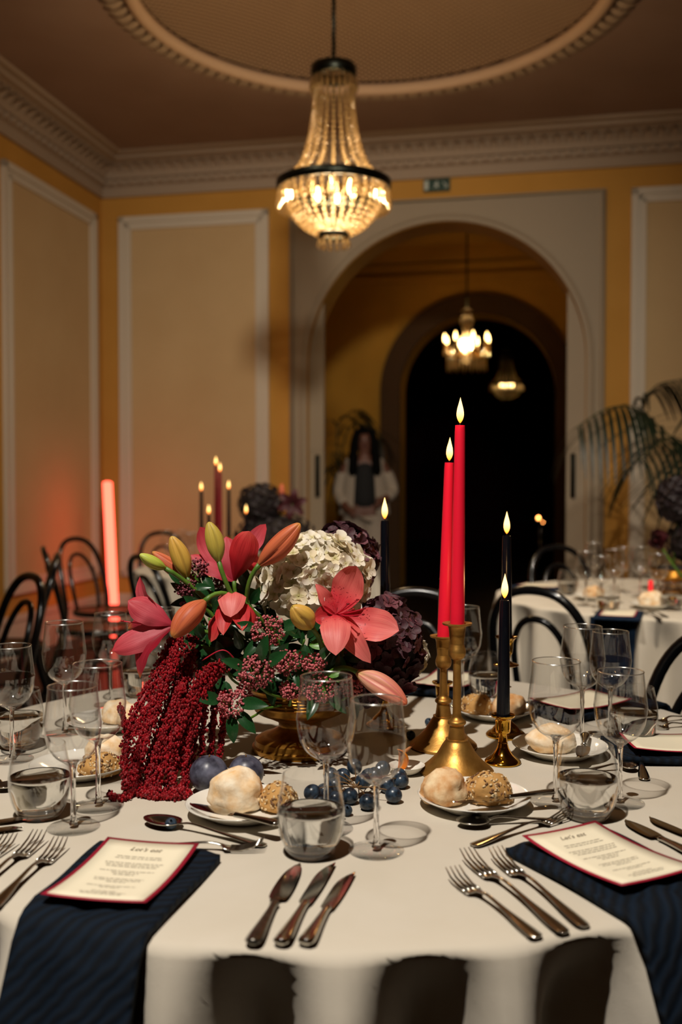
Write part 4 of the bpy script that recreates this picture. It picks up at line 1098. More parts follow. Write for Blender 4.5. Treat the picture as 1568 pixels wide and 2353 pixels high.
# right coral lily, wide open to the viewer
DL = 1.70; Tc = at(770, 1412, DL + .035)
lily('wide open coral lily in front of the white hydrangea', Tc, V(.3, -.8, .2), [
    (at(822, 1300, DL + .02), V(-.5, -1, -.2), .060, dict(bow=-.10, recurve=-.1, cup=.25)),
    (at(910, 1440, DL - .02), V(-.1, -1, .5), .062, dict(bow=-.16, recurve=.35, cup=.2, belly=.6)),
    (at(846, 1516, DL - .03), V(-.3, -1, .5), .042, dict(bow=.12, recurve=.35, cup=.25, belly=.5)),
    (at(772, 1474, DL - .075), V(0, -.6, 1), .052, dict(bow=.12, recurve=.5, cup=-.25, belly=.62)),
    (at(733, 1343, DL + .02), V(.5, -1, 0), .026, dict(bow=-.12, recurve=.5, cup=.5, belly=.45)),
    (at(722, 1420, DL + .03), V(.2, -1, .3), .035, dict(bow=.1, recurve=.3, cup=.3, m='lily_red'))],
    'lily_coral', [at(838, 1398, DL - .045), at(812, 1400, DL - .04), at(822, 1378, DL - .035), at(800, 1388, DL - .05), at(835, 1412, DL - .04)])
# left lily from the side
D1 = 1.74; B1 = at(400, 1437, D1)
lily('drooping pink lily at the left, seen from the side', B1, V(-1, 0, .1), [
    (at(296, 1378, D1 - .02), V(-.3, -.9, .8), .050, dict(bow=.02, recurve=.15, cup=-.35, belly=.62)),
    (at(318, 1326, D1 + .03), V(-.6, -.8, -.2), .040, dict(bow=.14, recurve=.1, cup=.3, belly=.45, base=at(380, 1425, D1 + .02))),
    (at(257, 1494, D1 - .02), V(.2, -1, .6), .048, dict(bow=.06, recurve=.05, cup=-.3, belly=.58, m='lily_pink')),
    (at(316, 1556, D1 - .02), V(-.6, -.75, .35), .040, dict(bow=.16, recurve=.15, cup=.4, belly=.5, m='lily_deep')),
    (at(300, 1440, D1 + .05), V(0, 1, .3), .044, dict(bow=.1, recurve=.2, cup=.3, m='lily_deep'))],
    'lily_pink', [at(281, 1427, D1 - .01)])
# red lily in the middle, tips towards the viewer
D2 = 1.72; B2 = at(538, 1385, D2 + .045)
lily('half open red lily facing forward in the middle of the bouquet', B2, V(0, -1, -.2), [
    (at(530, 1405, D2 - .03), V(0, -.3, 1), .050, dict(bow=.35, recurve=.3, cup=-.4, m='lily_coral')),
    (at(482, 1472, D2 - .01), V(-.6, -.6, .6), .044, dict(bow=.18, recurve=.1, cup=-.4)),
    (at(584, 1442, D2 - .01), V(.8, -.5, .5), .042, dict(bow=.22, recurve=.3, cup=-.4)),
    (at(512, 1456, D2 - .03), V(-.2, -1, .5), .036, dict(bow=.15, recurve=.1, cup=.4)),
    (at(556, 1458, D2 - .03), V(.3, -1, .4), .036, dict(bow=.18, recurve=-.2, cup=.4)),
    (at(500, 1415, D2 + .02), V(-1, -.3, .5), .036, dict(bow=.2, recurve=.2, cup=-.3))], 'lily_red')
# lily at the top, opening upwards
D3 = 1.80; B3 = at(538, 1335, D3)
lily('deep pink lily opening upward at the top of the bouquet', B3, V(0, 0, 1), [
    (at(458, 1214, D3 + .02), V(.4, -.9, .3), .052, dict(bow=-.05, recurve=-.15, cup=.2, belly=.6)),
    (at(572, 1222, D3 - .03), V(0, -1, .2), .052, dict(bow=.06, recurve=.1, cup=-.5, belly=.62, m='lily_red')),
    (at(606, 1202, D3 + .01), V(-.3, -1, .3), .034, dict(bow=-.12, recurve=.25, cup=.3, belly=.6, base=at(548, 1300, D3 + .01))),
    (at(597, 1290, D3 + .02), V(.4, -.8, .2), .036, dict(bow=.1, recurve=.3, cup=-.3, belly=.6, m='lily_red', base=at(555, 1290, D3 + .02))),
    (at(520, 1232, D3 + .01), V(.2, -1, .2), .042, dict(bow=.05, recurve=.1, cup=-.3)),
    (at(440, 1272, D3 + .0), V(-.3, -.6, .9), .036, dict(bow=.02, recurve=.1, cup=-.3, belly=.55))], 'lily_pink')
for lb, b0, b1, r, m, d0, d1 in [
    ('small closed green lily bud pointing left', (380, 1306), (321, 1274), .0115, 'bud_green', 1.74, 1.72),
    ('yellow lily bud with split tip left of the top lily', (430, 1326), (394, 1232), .0175, 'bud_yellow', 1.77, 1.76),
    ('olive yellow lily bud standing before the top lily', (503, 1290), (480, 1199), .0165, 'bud_olive', 1.72, 1.72),
    ('long orange red lily bud leaning over the white hydrangea', (597, 1297), (690, 1203), .0205, 'bud_orange', 1.74, 1.73),
    ('orange lily bud hanging above the amaranth', (470, 1382), (396, 1464), .0215, 'bud_orange', 1.70, 1.66),
    ('short yellow lily bud before the white hydrangea', (716, 1442), (672, 1394), .0205, 'bud_yellow', 1.68, 1.655),
    ('peach lily bud pointing down right above the wine glasses', (822, 1545), (936, 1618), .0200, 'bud_peach', 1.70, 1.66),
    ('slim orange bud lying behind the yellow bud at left', (446, 1335), (350, 1268), .0145, 'bud_orange', 1.80, 1.79)]:
    bud(lb, at(*b0, d0), at(*b1, d1), r, m)
# ------------------------------------------------------------------ hydrangeas
def floret_mesh(m, r, seed, n=4):
    r2 = random.Random(seed); mb = MB()
    for k in range(n):
        a = 2 * PI * k / n + r2.uniform(-.15, .15); L = r * r2.uniform(.9, 1.1); wd = L * r2.uniform(.85, 1.08); cu = r2.uniform(.1, .55); tw = r2.uniform(-.3, .3)
        def fn(u, t):
            x = (u - .5) * 2; wv = math.sin(PI * min(t * .86 + .06, 1)) ** .6
            return V(x * wd * .5 * wv, L * t, cu * L * t * t * .6 + .18 * L * math.sin(PI * t) * x * x + tw * x * L * .25 * t)
        mb.add(grid(fn, 4, 4), Matrix.Rotation(a, 4, 'Z'))
    mb.add((ball(r * .10, 1)[0], ball(r * .10, 1)[1]), None)
    o = mb.build('fl', m); me = o.data; bpy.data.objects.remove(o); return me
def hydrangea(label, c, rad, ms, core, n, fr, seed, sc=(1, 1, 1), lo=-.55, stem=True):
    t = thing('hydrangea', label, 'hydrangea', c, 0, 'hydrangea heads in the gold bowl'); r2 = random.Random(seed)
    meshes = [floret_mesh(m, fr, seed + i) for i, m in enumerate(ms)]
    part('flower_core', ball(rad * .86, 3, (0, 0, 0), sc), core, t)
    for i in range(n):
        zz = 1 - (1 - lo) * (i + .5) / n; th = i * 2.39996; q = math.sqrt(1 - zz * zz)
        d = V(q * math.cos(th), q * math.sin(th), zz); d = (d + V(r2.uniform(-.12, .12), r2.uniform(-.12, .12), r2.uniform(-.12, .12))).normalized()
        p = V(d.x * sc[0], d.y * sc[1], d.z * sc[2]) * (rad * r2.uniform(.88, 1.03))
        z = (d + V(r2.uniform(-.5, .5), r2.uniform(-.5, .5), r2.uniform(-.5, .5))).normalized()
        inst(r2.choice(meshes), 'floret', t, None, M=frame(z, V(r2.uniform(-1, 1), r2.uniform(-1, 1), r2.uniform(-1, 1)), p, r2.uniform(.8, 1.15)))
    if stem: part('stem', tube(bez(V(0, 0, -rad * .5), V(0, 0, -rad), (VM - c) + V(0, 0, -.02), 8), .005, 8), 'green_stem', t)
    return t
hydrangea('large creamy white hydrangea head at the heart of the bouquet', at(722, 1338, 1.84), .099, ['hyd_white', 'hyd_white', 'hyd_cream', 'hyd_white'], 'hyd_white_core', 240, .0175, 11, (1.06, .95, .92))
hydrangea('dark burgundy hydrangea behind the white one', at(788, 1290, 1.945), .068, ['hyd_dark', 'hyd_mauve', 'hyd_dark'], 'hyd_core', 130, .0165, 23, (.95, .9, 1.05), -.7)
hydrangea('very dark purple hydrangea at the right of the bouquet', at(886, 1490, 1.80), .068, ['hyd_dark', 'hyd_dark', 'hyd_mauve'], 'hyd_core', 150, .0175, 37, (.95, .9, 1.4), -.95)
hydrangea('second dark hydrangea under the coral lily', at(820, 1560, 1.82), .058, ['hyd_dark', 'hyd_dark'], 'hyd_core', 90, .0165, 41, (1.1, .9, .9), -.8)
hydrangea('small cream hydrangea peeking out behind the right dark one', at(950, 1502, 1.88), .026, ['hyd_cream', 'hyd_white'], 'hyd_white_core', 40, .014, 51, (.9, .9, 1.5), -.9)
# ------------------------------------------------------------------ skimmia sprigs: berry clusters with leaves
def skimmia(label, c, rad, m, seed, n, leaves):
    t = thing('skimmia_sprig', label, 'berry sprig', c, 0, 'skimmia sprigs in the bouquet'); r2 = random.Random(seed); mb = MB(); v, f = ico(2); st = MB()
    for i in range(n):
        d = V(r2.gauss(0, 1), r2.gauss(0, 1), r2.gauss(0, 1)); d.normalize()
        if d.y > .5: d.y *= -1
        k = 1 + .25 * noise.noise(d * 2.5 + V(seed, 0, 0)); p = V(d.x, d.y * .75, d.z * .85) * rad * k * (r2.random() ** .22)
        r = .0021 * r2.uniform(.75, 1.2); mb.add((v, f), Matrix.Translation(p) @ Matrix.Scale(r, 4))
        if i % 7 == 0: st.add(tube([p * .98, p * .4 + V(0, .0, -rad * .3)], .0006, 4))
    mb.build('berries', m, t)['kind'] = 'stuff'; st.add(tube([q - c for q in stem_to(c, V(0, -.3, 1))], .0022, 6)); st.build('stalks', 'green_stem', t)
    for (lx, ly, lz, L) in leaves: add_leaf(t, V(lx, -.1, lz).normalized() * rad * .55, V(lx, ly, lz), L, L * .42, up=V(0, -1, .5))
    return t
SK = [((455, 1308), 28, 1.80, 'berry_dark', 'dark berry sprig just under the yellow lily buds', 130, [(.5, -.3, -.6, .04)]),
    ((428, 1352), 28, 1.77, 'berry_dark', 'dark berry sprig left of the thick green stem', 130, [(1, -.3, .1, .035), (-.6, -.3, .6, .03)]),
    ((500, 1338), 22, 1.86, 'berry_dark', 'dark berry sprig between the stems behind the buds', 90, []),
    ((432, 1392), 20, 1.80, 'berry_dark', 'dark berry sprig above the orange hanging bud', 80, []),
    ((618, 1450), 46, 1.70, 'berry', 'pink berry sprig right under the white hydrangea', 230, [(1, -.4, .3, .05), (-.6, -.4, -.6, .045), (-.9, -.2, .2, .045)]),
    ((588, 1546), 48, 1.665, 'berry', 'largest pink berry sprig above the rim of the gold bowl', 270, [(.9, -.5, .7, .05), (-.8, -.4, .4, .045), (.3, -.3, 1, .05)]),
    ((664, 1522), 38, 1.69, 'berry', 'pink berry sprig in the middle below the yellow bud', 190, [(.3, -.6, -.8, .04)]),
    ((722, 1526), 30, 1.69, 'berry', 'pink berry sprig above the rim of the large centre wine glass', 140, [(.6, -.5, .7, .04)]),
    ((530, 1618), 38, 1.66, 'berry', 'lowest pink berry sprig hanging left of the gold bowl', 190, [(-1, -.5, .35, .055), (.9, -.5, -.9, .05), (.1, -.3, -1, .05), (1, -.6, .1, .055)]),
    ((562, 1592), 22, 1.67, 'berry', 'small pink berry tuft beside the ribbed bowl rim', 80, []),
    ((668, 1585), 27, 1.68, 'berry', 'pink berry sprig over the bowl rim left of the wine glass', 150, []),
    ((738, 1582), 40, 1.70, 'berry', 'pink berry sprig seen through the large centre wine glass', 190, [(-.3, -.6, -.6, .045), (.8, -.4, -.7, .045)]),
    ((806, 1578), 28, 1.72, 'berry', 'pink berry sprig between the centre wine glasses and peach bud', 120, [(.2, -.5, -1, .045)])]
for i, (c, rp2, d, m, lb, n, lv) in enumerate(SK): skimmia(lb, at(*c, d), rp2 * d / FPX, m, i * 3 + 1, n, lv)
# dark leaf sprigs filling the bouquet
FS = [((480, 1420), 1.78), ((560, 1480), 1.76), ((640, 1490), 1.78), ((500, 1500), 1.76), ((700, 1470), 1.77), ((740, 1540), 1.78), ((460, 1380), 1.84), ((570, 1380), 1.82), ((620, 1380), 1.86), ((520, 1535), 1.75), ((470, 1470), 1.76), ((780, 1500), 1.78), ((620, 1530), 1.77)]
wh = ['left of the red lily', 'under the red lily', 'between the pink berries', 'above the amaranth fringe', 'under the yellow bud', 'behind the large wine glass', 'below the dark berries', 'behind the red lily', 'left of the white hydrangea', 'left above the gold bowl', 'by the orange bud', 'below the coral lily', 'between the two largest berry sprigs']
for i, ((x, y), d) in enumerate(FS):
    c = at(x, y, d); r2 = random.Random(100 + i); t = thing('foliage_sprig', 'dark glossy green leaf sprig ' + wh[i], 'foliage', c, 0, 'leaf sprigs in the bouquet')
    part('stalk', tube([q - c for q in stem_to(c, V(r2.uniform(-.3, .3), -.3, 1))], .0022, 6), 'green_stem', t)
    for k in range(9):
        a = k * 2.4; dd = V(math.cos(a), -.35 + r2.uniform(-.3, .3), math.sin(a) * .9 + .1); L = r2.uniform(.038, .062)
        add_leaf(t, dd * .008 + V(0, r2.uniform(-.01, .02), r2.uniform(-.02, .01)), dd, L, L * r2.uniform(.32, .46), 'leaf' if r2.random() < .8 else 'leaf_light', V(r2.uniform(-.4, .4), -1, .5))
# long thin red leaf and light blades by the amaranth
t = thing('red_tendril', 'thin curled red leaf above the amaranth fringe', 'leaf', at(465, 1518, 1.68), 0)
part('blade', tube([p - at(465, 1518, 1.68) for p in smoothp([at(465, 1518, 1.68), at(500, 1497, 1.67), at(520, 1496, 1.67), at(540, 1515, 1.68)], 5)], [.0012] + [.0028] * 14 + [.001], 6, flat=.4), 'amaranth_stem', t)
# ------------------------------------------------------------------ hanging amaranth
at_root = at(470, 1500, 1.74)
am_t = thing('amaranth', 'crimson hanging amaranth spilling from the bowl onto the table', 'amaranth', at_root)
def tassel(pix, r0, seed, taper=.75):
    pts = []
    for (x, y, d) in pix:
        p = at(x, y, d); p.z = max(p.z, .757); pts.append(p)
    pts = smoothp(pts, 8); r2 = random.Random(seed); v, f = ico(1); mb = MB(); L = 0; nodes = []
    for a, b2 in zip(pts[:-1], pts[1:]):
        d = (b2 - a).length; m = max(1, int(d / .0022))
        for i in range(m): nodes.append(a.lerp(b2, i / m))
    n = len(nodes)
    for i, p in enumerate(nodes):
        rr = 1.12 * r0 * (1 - (1 - taper) * i / n) * (1 + .28 * math.sin(i * .55 + seed) + .15 * r2.uniform(-1, 1))
        for k in range(9):
            d = V(r2.gauss(0, 1), r2.gauss(0, 1), r2.gauss(0, 1)).normalized() * rr * r2.uniform(.55, 1.1)
            q = p + d - at_root; q.z = max(q.z, .7525 - at_root.z)
            s = r2.uniform(.0014, .0027); mb.add((v, f), Matrix.Translation(q) @ Matrix.Rotation(r2.random() * 6, 4, 'Z') @ Matrix.Diagonal((s, s, s * 1.3, 1)))
    mb.add(tube([p - at_root for p in pts], [r0 * (1 - (1 - taper) * i / len(pts)) * .5 for i in range(len(pts))], 8))
    o = mb.build('tassel', 'amaranth', am_t, smooth=False); o['kind'] = 'stuff'
    part('tassel_stem', tube([p - at_root for p in pts], .0012, 5), 'amaranth_stem', o)
def col_(xs, ds): return [(x, y, d) for (x, y), d in zip(xs, ds)]
TS = [([(412, 1450, 1.76), (398, 1520, 1.72), (362, 1620, 1.66), (330, 1720, 1.62), (312, 1800, 1.60), (335, 1845, 1.565)], .0095),
    ([(440, 1465, 1.76), (428, 1550, 1.71), (395, 1640, 1.66), (360, 1730, 1.62), (345, 1815, 1.59), (385, 1848, 1.56)], .0095),
    ([(400, 1470, 1.77), (350, 1570, 1.70), (305, 1650, 1.66), (288, 1740, 1.62), (292, 1815, 1.59)], .010),
    ([(420, 1480, 1.75), (380, 1570, 1.69), (330, 1680, 1.64), (305, 1780, 1.61), (318, 1832, 1.58)], .010),
    ([(512, 1532, 1.70), (470, 1548, 1.66), (430, 1620, 1.64), (400, 1690, 1.61), (372, 1780, 1.59), (350, 1835, 1.57)], .0105),
    ([(505, 1540, 1.70), (455, 1590, 1.65), (415, 1670, 1.62), (395, 1760, 1.60), (400, 1838, 1.565)], .0100),
    ([(498, 1545, 1.70), (478, 1570, 1.66), (452, 1640, 1.64), (430, 1730, 1.62), (424, 1800, 1.60), (405, 1842, 1.56)], .0080),
    ([(490, 1560, 1.70), (440, 1650, 1.65), (412, 1740, 1.62), (380, 1815, 1.59)], .0085),
    ([(470, 1575, 1.68), (447, 1615, 1.66), (435, 1690, 1.645), (431, 1760, 1.64), (428, 1815, 1.615)], .0068),
    ([(500, 1540, 1.70), (484, 1570, 1.67), (470, 1630, 1.66), (466, 1700, 1.655), (462, 1770, 1.65)], .0062),
    ([(508, 1590, 1.70), (492, 1640, 1.685), (488, 1690, 1.68), (484, 1738, 1.68)], .0060),
    ([(520, 1600, 1.70), (514, 1650, 1.69), (509, 1700, 1.685), (503, 1745, 1.68)], .0062),
    ([(450, 1480, 1.77), (425, 1580, 1.72), (385, 1690, 1.67), (355, 1790, 1.63), (360, 1835, 1.6)], .0095),
    ([(418, 1535, 1.73), (402, 1585, 1.71), (376, 1655, 1.68), (346, 1742, 1.65), (334, 1805, 1.62)], .0105),
    ([(480, 1560, 1.72), (440, 1630, 1.68), (410, 1720, 1.65), (385, 1800, 1.62)], .009),
    ([(470, 1600, 1.72), (450, 1680, 1.68), (440, 1770, 1.66)], .007),
    ([(360, 1600, 1.68), (330, 1640, 1.66), (300, 1690, 1.64), (275, 1620, 1.64)], .0060),
    ([(330, 1830, 1.585), (305, 1836, 1.57), (285, 1850, 1.55), (262, 1848, 1.552), (252, 1836, 1.568)], .0058),
    ([(440, 1838, 1.57), (400, 1850, 1.555), (350, 1845, 1.56), (320, 1838, 1.57)], .0085)]
for i, (p, r0) in enumerate(TS): tassel(p, r0, i * 5 + 2)
# ------------------------------------------------------------------ fruit
def plum(loc, r, lb, rz):
    t = thing('plum', lb, 'plum', loc, rz)
    def fn(u, q):
        th = PI * q; a = u * 2 * PI; k = 1 - .07 * math.exp(-(min(abs(a - PI * 1.5), 9) / .22) ** 2)
        return V(r * k * math.sin(th) * math.cos(a), r * k * math.sin(th) * math.sin(a), r * (1 - .97 * math.cos(th) - (.10 * math.exp(-((PI - th) / .25) ** 2))))
    part('flesh', grid(fn, 40, 22, True), 'plum', t); part('stalk', tube([V(0, 0, r * 1.84), V(.002, 0, r * 2.0)], .0012, 6), 'grape_stem', t); return t
plum(on_z(480, 1822), .031, 'dusky blue plum at left, next to the amaranth', .5)
plum(on_z(566, 1815), .029, 'darker plum behind the floury roll', 2.0)
gb = on_z(820, 1838)
GR = [(745, 1838), (770, 1822), (718, 1858), (735, 1862), (815, 1795), (848, 1800), (788, 1800), (805, 1848), (835, 1830), (862, 1815), (905, 1846), (890, 1822), (922, 1812), (770, 1855), (845, 1862), (880, 1800), (760, 1798), (918, 1800)]
GL = ['grape behind the left rim of the centre tumbler', 'grape just behind the tumbler beside the large glass stem', 'raised grape left in the bunch, seen through the tumbler', 'grape low behind the tumbler waterline', 'upper grape between the two centre wine glasses', 'upper grape under the nearest wine glass bowl', 'rear grape touching the large glass stem', 'front grape left of the nearest wine glass stem', 'raised grape in the middle of the bunch', 'raised grape right of the nearest wine glass stem', 'frontmost grape at the right end of the bunch', 'grape at right behind the frontmost one', 'rightmost grape beside the tiny dish', 'grape right of the tumbler edge, near the blueberry', 'front grape beside the blueberry under the stem', 'raised rear grape below the orange fruit', 'rear grape at the left, behind the large wine glass stem', 'rear right grape before the tiny white dish']
v_, f_ = None, None
gm = None
lbs = ['leftmost grape of the loose dark grapes beside the centre tumbler']
st = thing('grape_stalk', 'thin brown grape stalk branching between the dark grapes', 'stalk', gb + V(0, 0, .012))
mbst = MB()
for i, (x, y) in enumerate(GR):
    r = .0128 if i not in (10,) else .0135
    p = on_z(x, y); p.z = .75 + r * .98
    if i in (2, 4, 8, 9, 15): p.z += .012
    if gm is None:
        o = part('grape', lathe([(r * math.sin(PI * k / 12), -r * 1.06 * math.cos(PI * k / 12)) for k in range(13)], 20), 'grape'); gm = o
    else: o = bpy.data.objects.new('grape', gm.data); COL.objects.link(o)
    o.location = p; o.rotation_euler = (i * .9, i * 1.7, i); tag(o, 'dark blue ' + GL[i], 'grape', 'dark grapes on the cloth')
    mbst.add(tube(bez(V(0, 0, .008), (p - st.location) * .5 + V(0, 0, .012), (p - st.location) * .92 + V(0, 0, .006), 5), .0010, 5))
mbst.build('stalk', 'grape_stem', st)
bb = None
for x, y, r, lb in [(393, 1906, .0088, 'single blueberry beside the dessert spoon at left'), (797, 1875, .0088, 'blueberry at the right rim of the centre tumbler'), (840, 1856, .0098, 'blueberry in front of the grapes by the wine glass stem'),
                (1104, 1768, .0080, 'blueberry right of the tall brass candlestick base'), (986, 1668, .0085, 'blueberry left of the shorter brass candlestick'), (944, 1700, .0095, 'dark berry behind the orange slice')]:
    p = on_z(x, y); t = thing('blueberry', lb, 'blueberry', p + V(0, 0, r * .96), 0)
    part('flesh', lathe([(r * math.sin(PI * k / 12), -r * .95 * math.cos(PI * k / 12)) for k in range(12)] + [(r * .2, r * .88)], 20), 'berry_blue', t); 
    part('crown', lathe([(r * .22, r * .9), (r * .36, r * .98), (r * .3, r * .92)], 10), 'berry_blue', t); t.rotation_euler = (R(35), R(10), 0)
# orange fruit in a small white dish
dp = on_z(935, 1778)
ds = part('small_dish', lathe(sp2([(0, .001), (.014, .001), (.024, .007), (.031, .015)], 4) + [(.0315, .016)] + sp2([(.0305, .0155), (.022, .009), (.012, .004), (0, .0038)], 4), 36), 'porcelain'); ds.location = dp
tag(ds, 'tiny white dish holding the orange fruit right of the wine glass', 'dish')
ft = thing('orange_fruit', 'cut orange fruit with papery husk in the tiny white dish', 'fruit', dp + V(-.012, -.004, .006), .4)
def wedge(u, q):
    a = (u - .5) * 1.9; th = q * PI; return V(.021 * math.cos(a) * math.sin(th) - .006, .021 * math.sin(a) * math.sin(th), .019 - .019 * math.cos(th))
part('flesh', grid(wedge, 14, 12), 'orange_flesh', ft); part('cut_face', ([V(-.006 + .0122 * math.sin(q) , .0171 * math.sin(q) * sg, .019 - .019 * math.cos(q)) for sg in (-1, 1) for q in [PI * i / 10 for i in range(11)]], [(i, i + 1, 12 + i, 11 + i) for i in range(10)]), 'orange_flesh', ft)
part('husk', tube([V(.0, 0, .03), V(.012, -.004, .036), V(.026, -.004, .046)], [.005, .003, .0012], 7), 'husk', ft)
# ------------------------------------------------------------------ bentwood chairs (front of the seat towards +Y)
def bentwood():
    t = thing('bentwood_chair', '', 'chair')
    part('seat', lathe([(0, .452), (.16, .452), (.185, .458), (.195, .462), (.195, .455), (.185, .446), (0, .444)], 40), 'seat_wood', t, angle=40)
    part('seat_ring', lathe([(.186, .432), (.205, .432), (.209, .448), (.205, .464), (.190, .464), (.186, .448)], 48, True), 'black_wood', t)
    hoop = [V(-.185, -.30, .0), V(-.183, -.215, .25), V(-.182, -.165, .45), V(-.185, -.19, .62), V(-.165, -.235, .78), V(-.10, -.262, .870), V(0, -.27, .895)]
    hoop = smoothp(hoop + [V(-p.x, p.y, p.z) for p in reversed(hoop[:-1])], 5)
    part('back_hoop', tube(hoop, .0155, 10), 'black_wood', t)
    inn = [V(-.095, -.155, .455), V(-.105, -.18, .58), V(-.095, -.218, .70), V(-.055, -.245, .775), V(0, -.252, .797)]
    inn = smoothp(inn + [V(-p.x, p.y, p.z) for p in reversed(inn[:-1])], 5)
    part('inner_hoop', tube(inn, .012, 10), 'black_wood', t)
    for s in (-1, 1): part('front_leg', tube(smoothp([V(s * .145, .135, .44), V(s * .15, .15, .25), V(s * .175, .19, 0)], 4), [.0165] * 4 + [.015] * 4 + [.012], 10), 'black_wood', t)
    part('leg_ring', tube([V(.148 * math.cos(a), .148 * math.sin(a) - .012, .235) for a in [2 * PI * k / 32 for k in range(32)]], .0095, 8, closed=True), 'black_wood', t)
    return t
CH = bentwood(); CHG = 'black bentwood chairs'
def chair(x, y, face, lb):
    """face: a point the sitter would look at"""
    d = V(face[0] - x, face[1] - y, 0); return place(CH, (x, y, 0), lb, CHG, math.atan2(d.y, d.x) - PI / 2)
chair(-1.39, 3.62, (-2.23, 2.90), 'black bentwood chair at the far left edge, its hoop cut by the picture')
chair(-1.36, 5.48, (-.40, 5.77), 'black bentwood chair seen edge-on left of the red light tube')
chair(-1.47, 6.22, (-.60, 5.72), 'black bentwood chair lit red, standing just left of the light tube')
chair(-.76, 4.96, (-.10, 5.45), 'black bentwood chair right of the light tube before the candle table')
chair(-1.15, 6.90, (-.5, 5.85), 'black bentwood chair behind the glasses of the candle table')
chair(.80, 3.50, (1.5, 4.4), 'black bentwood chair before the right table, white cloth showing through')
chair(1.27, 5.26, (1.52, 4.4), 'black bentwood chair behind the right table beside the arch')
chair(.665, 2.205, (0, 1.845), 'black bentwood chair cut by the right picture edge at the foreground table')
chair(.20, 2.98, (0, 1.845), 'black bentwood chair behind the foreground table, beyond the red candles')
chair(-1.66, 4.84, (-2.6, 4.56), 'black bentwood chair seen edge-on, back to back with the leftmost hoops')
# ------------------------------------------------------------------ red light tube in the corner
tb0, tb1 = at(265, 1530, 7.7), at(247, 1110, 7.75)
tb0 = V(tb0.x, tb0.y, .02)
lt = thing('light_tube', 'glowing red light tube standing upright in the left corner', 'light tube', (tb0.x, tb0.y, 0))
tp = tb1 - V(tb0.x, tb0.y, 0)
part('base_plate', lathe([(0, 0), (.10, 0), (.10, .012), (.03, .02), (0, .02)], 24), 'tube_cap', lt)
part('glowing_tube', tube([V(0, 0, .05), tp * .25 + V(0, 0, .03), tp * .5 + V(0, 0, .02), tp], .036, 16), 'neon', lt)
part('end_cap', tube([V(0, 0, .015), V(0, 0, .06)], .039, 16), 'tube_cap', lt); part('top_cap', ball(.0365, 2, tp, (1, 1, .4)), 'neon', lt)
# ------------------------------------------------------------------ things on the background tables
def quick_candle(p, base, h, m, lb, stick):
    s = candlestick(mid_prof(base) if stick == 'm' else tall_prof(base, 0) if stick == 't' else short_prof(base), 'brass' if stick == 't' else 'gold', lb[0], p)
    candle(p + V(0, 0, base - .021), h, .0125, .0088, m, lb[1], flame=1.1)
def ontab(x, y): return on_z(x, y, .75)
for x, D, base, h, m, st_, l0, l1 in [
    (497, 5.55, .258, .36, 'wax_dark_red', 't', 'tall brass stick of the left background table', 'tallest dark red candle on the left background table'),
    (506, 5.35, .21, .37, 'wax_dark_red', 't', 'lower brass stick of the left background table', 'second dark red candle on the left background table'),
    (463, 5.55, .196, .28, 'wax_black', 'm', 'gold holder of the leftmost background black candle', 'leftmost black candle on the left background table'),
    (526, 5.6, .20, .285, 'wax_black', 'm', 'gold holder right of the dark red background candles', 'black candle right of the dark red background candles'),
    (480, 5.3, .09, .265, 'wax_black', 's', 'short gold holder among the background candles', 'low black candle between the left background candles'),
    (566, 5.35, .09, .265, 'wax_black', 's', 'short gold holder before the dark background hydrangea', 'low lit candle before the dark background hydrangea')]:
    p = at(x, 1200, D); p.z = .75; quick_candle(p, base, h, m, (l0, l1), st_)
for i, (x, D, pr) in enumerate([(385, 5.85, WL), (418, 5.9, WL), (448, 5.95, WS), (402, 5.55, WS), (432, 5.5, WL), (598, 5.3, WL), (635, 5.5, WS)]):
    p = at(x, 1200, D); p.z = .75
    place(pr, p, ['leftmost rear wine glass on the left background table', 'second rear wine glass on the left background table', 'rear wine glass nearest the dark candles', 'front left wine glass on the left background table', 'front wine glass before the left background candles', 'wine glass before the dark background hydrangea', 'wine glass right of the dark background hydrangea'][i], 'glasses on the left background table')
def bg_bouquet(loc, lbs):
    v = thing('flower_bowl', lbs[0], 'vase', loc)
    for c in vt.children: o = c.copy(); COL.objects.link(o); o.parent = v
    h0 = None
    for lb, (dx, dy, dz, rad, ms, sc) in lbs[1:]:
        c = Vector(loc) + V(dx, dy, dz); t = thing('hydrangea', lb, 'hydrangea', c, 0, 'hydrangeas on background tables'); r2 = random.Random(int(dx * 100) + 5)
        mesh_ = [floret_mesh(m, .02, i) for i, m in enumerate(ms)]; part('flower_core', ball(rad * .9, 3, (0, 0, 0), sc), 'hyd_core', t)
        for i in range(90):
            zz = 1 - 1.7 * (i + .5) / 90; th = i * 2.39996; q = math.sqrt(max(1 - zz * zz, 0)); d = V(q * math.cos(th), q * math.sin(th), zz)
            inst(r2.choice(mesh_), 'floret', t, None, M=frame((d + V(r2.uniform(-.4, .4), r2.uniform(-.4, .4), r2.uniform(-.4, .4))), V(r2.uniform(-1, 1), r2.uniform(-1, 1), .3), V(d.x * sc[0], d.y * sc[1], d.z * sc[2]) * rad, 1))
        part('stem', tube(bez(V(0, 0, -rad * .5), V(0, 0, -rad), V(-dx, -dy, .12 - dz), 6), .006, 6), 'green_stem', t)
pL = at(612, 1200, 5.65); pL.z = .75
bg_bouquet(pL, ['flower bowl on the left background table', ('dark round hydrangea on the left background table', (-.03, 0, .38, .115, ['hyd_silhouette'], (1.1, 1, 1.0))), ('broad dark hydrangea low on the left background table', (.05, .02, .20, .17, ['hyd_silhouette'], (1.35, 1, .75)))])
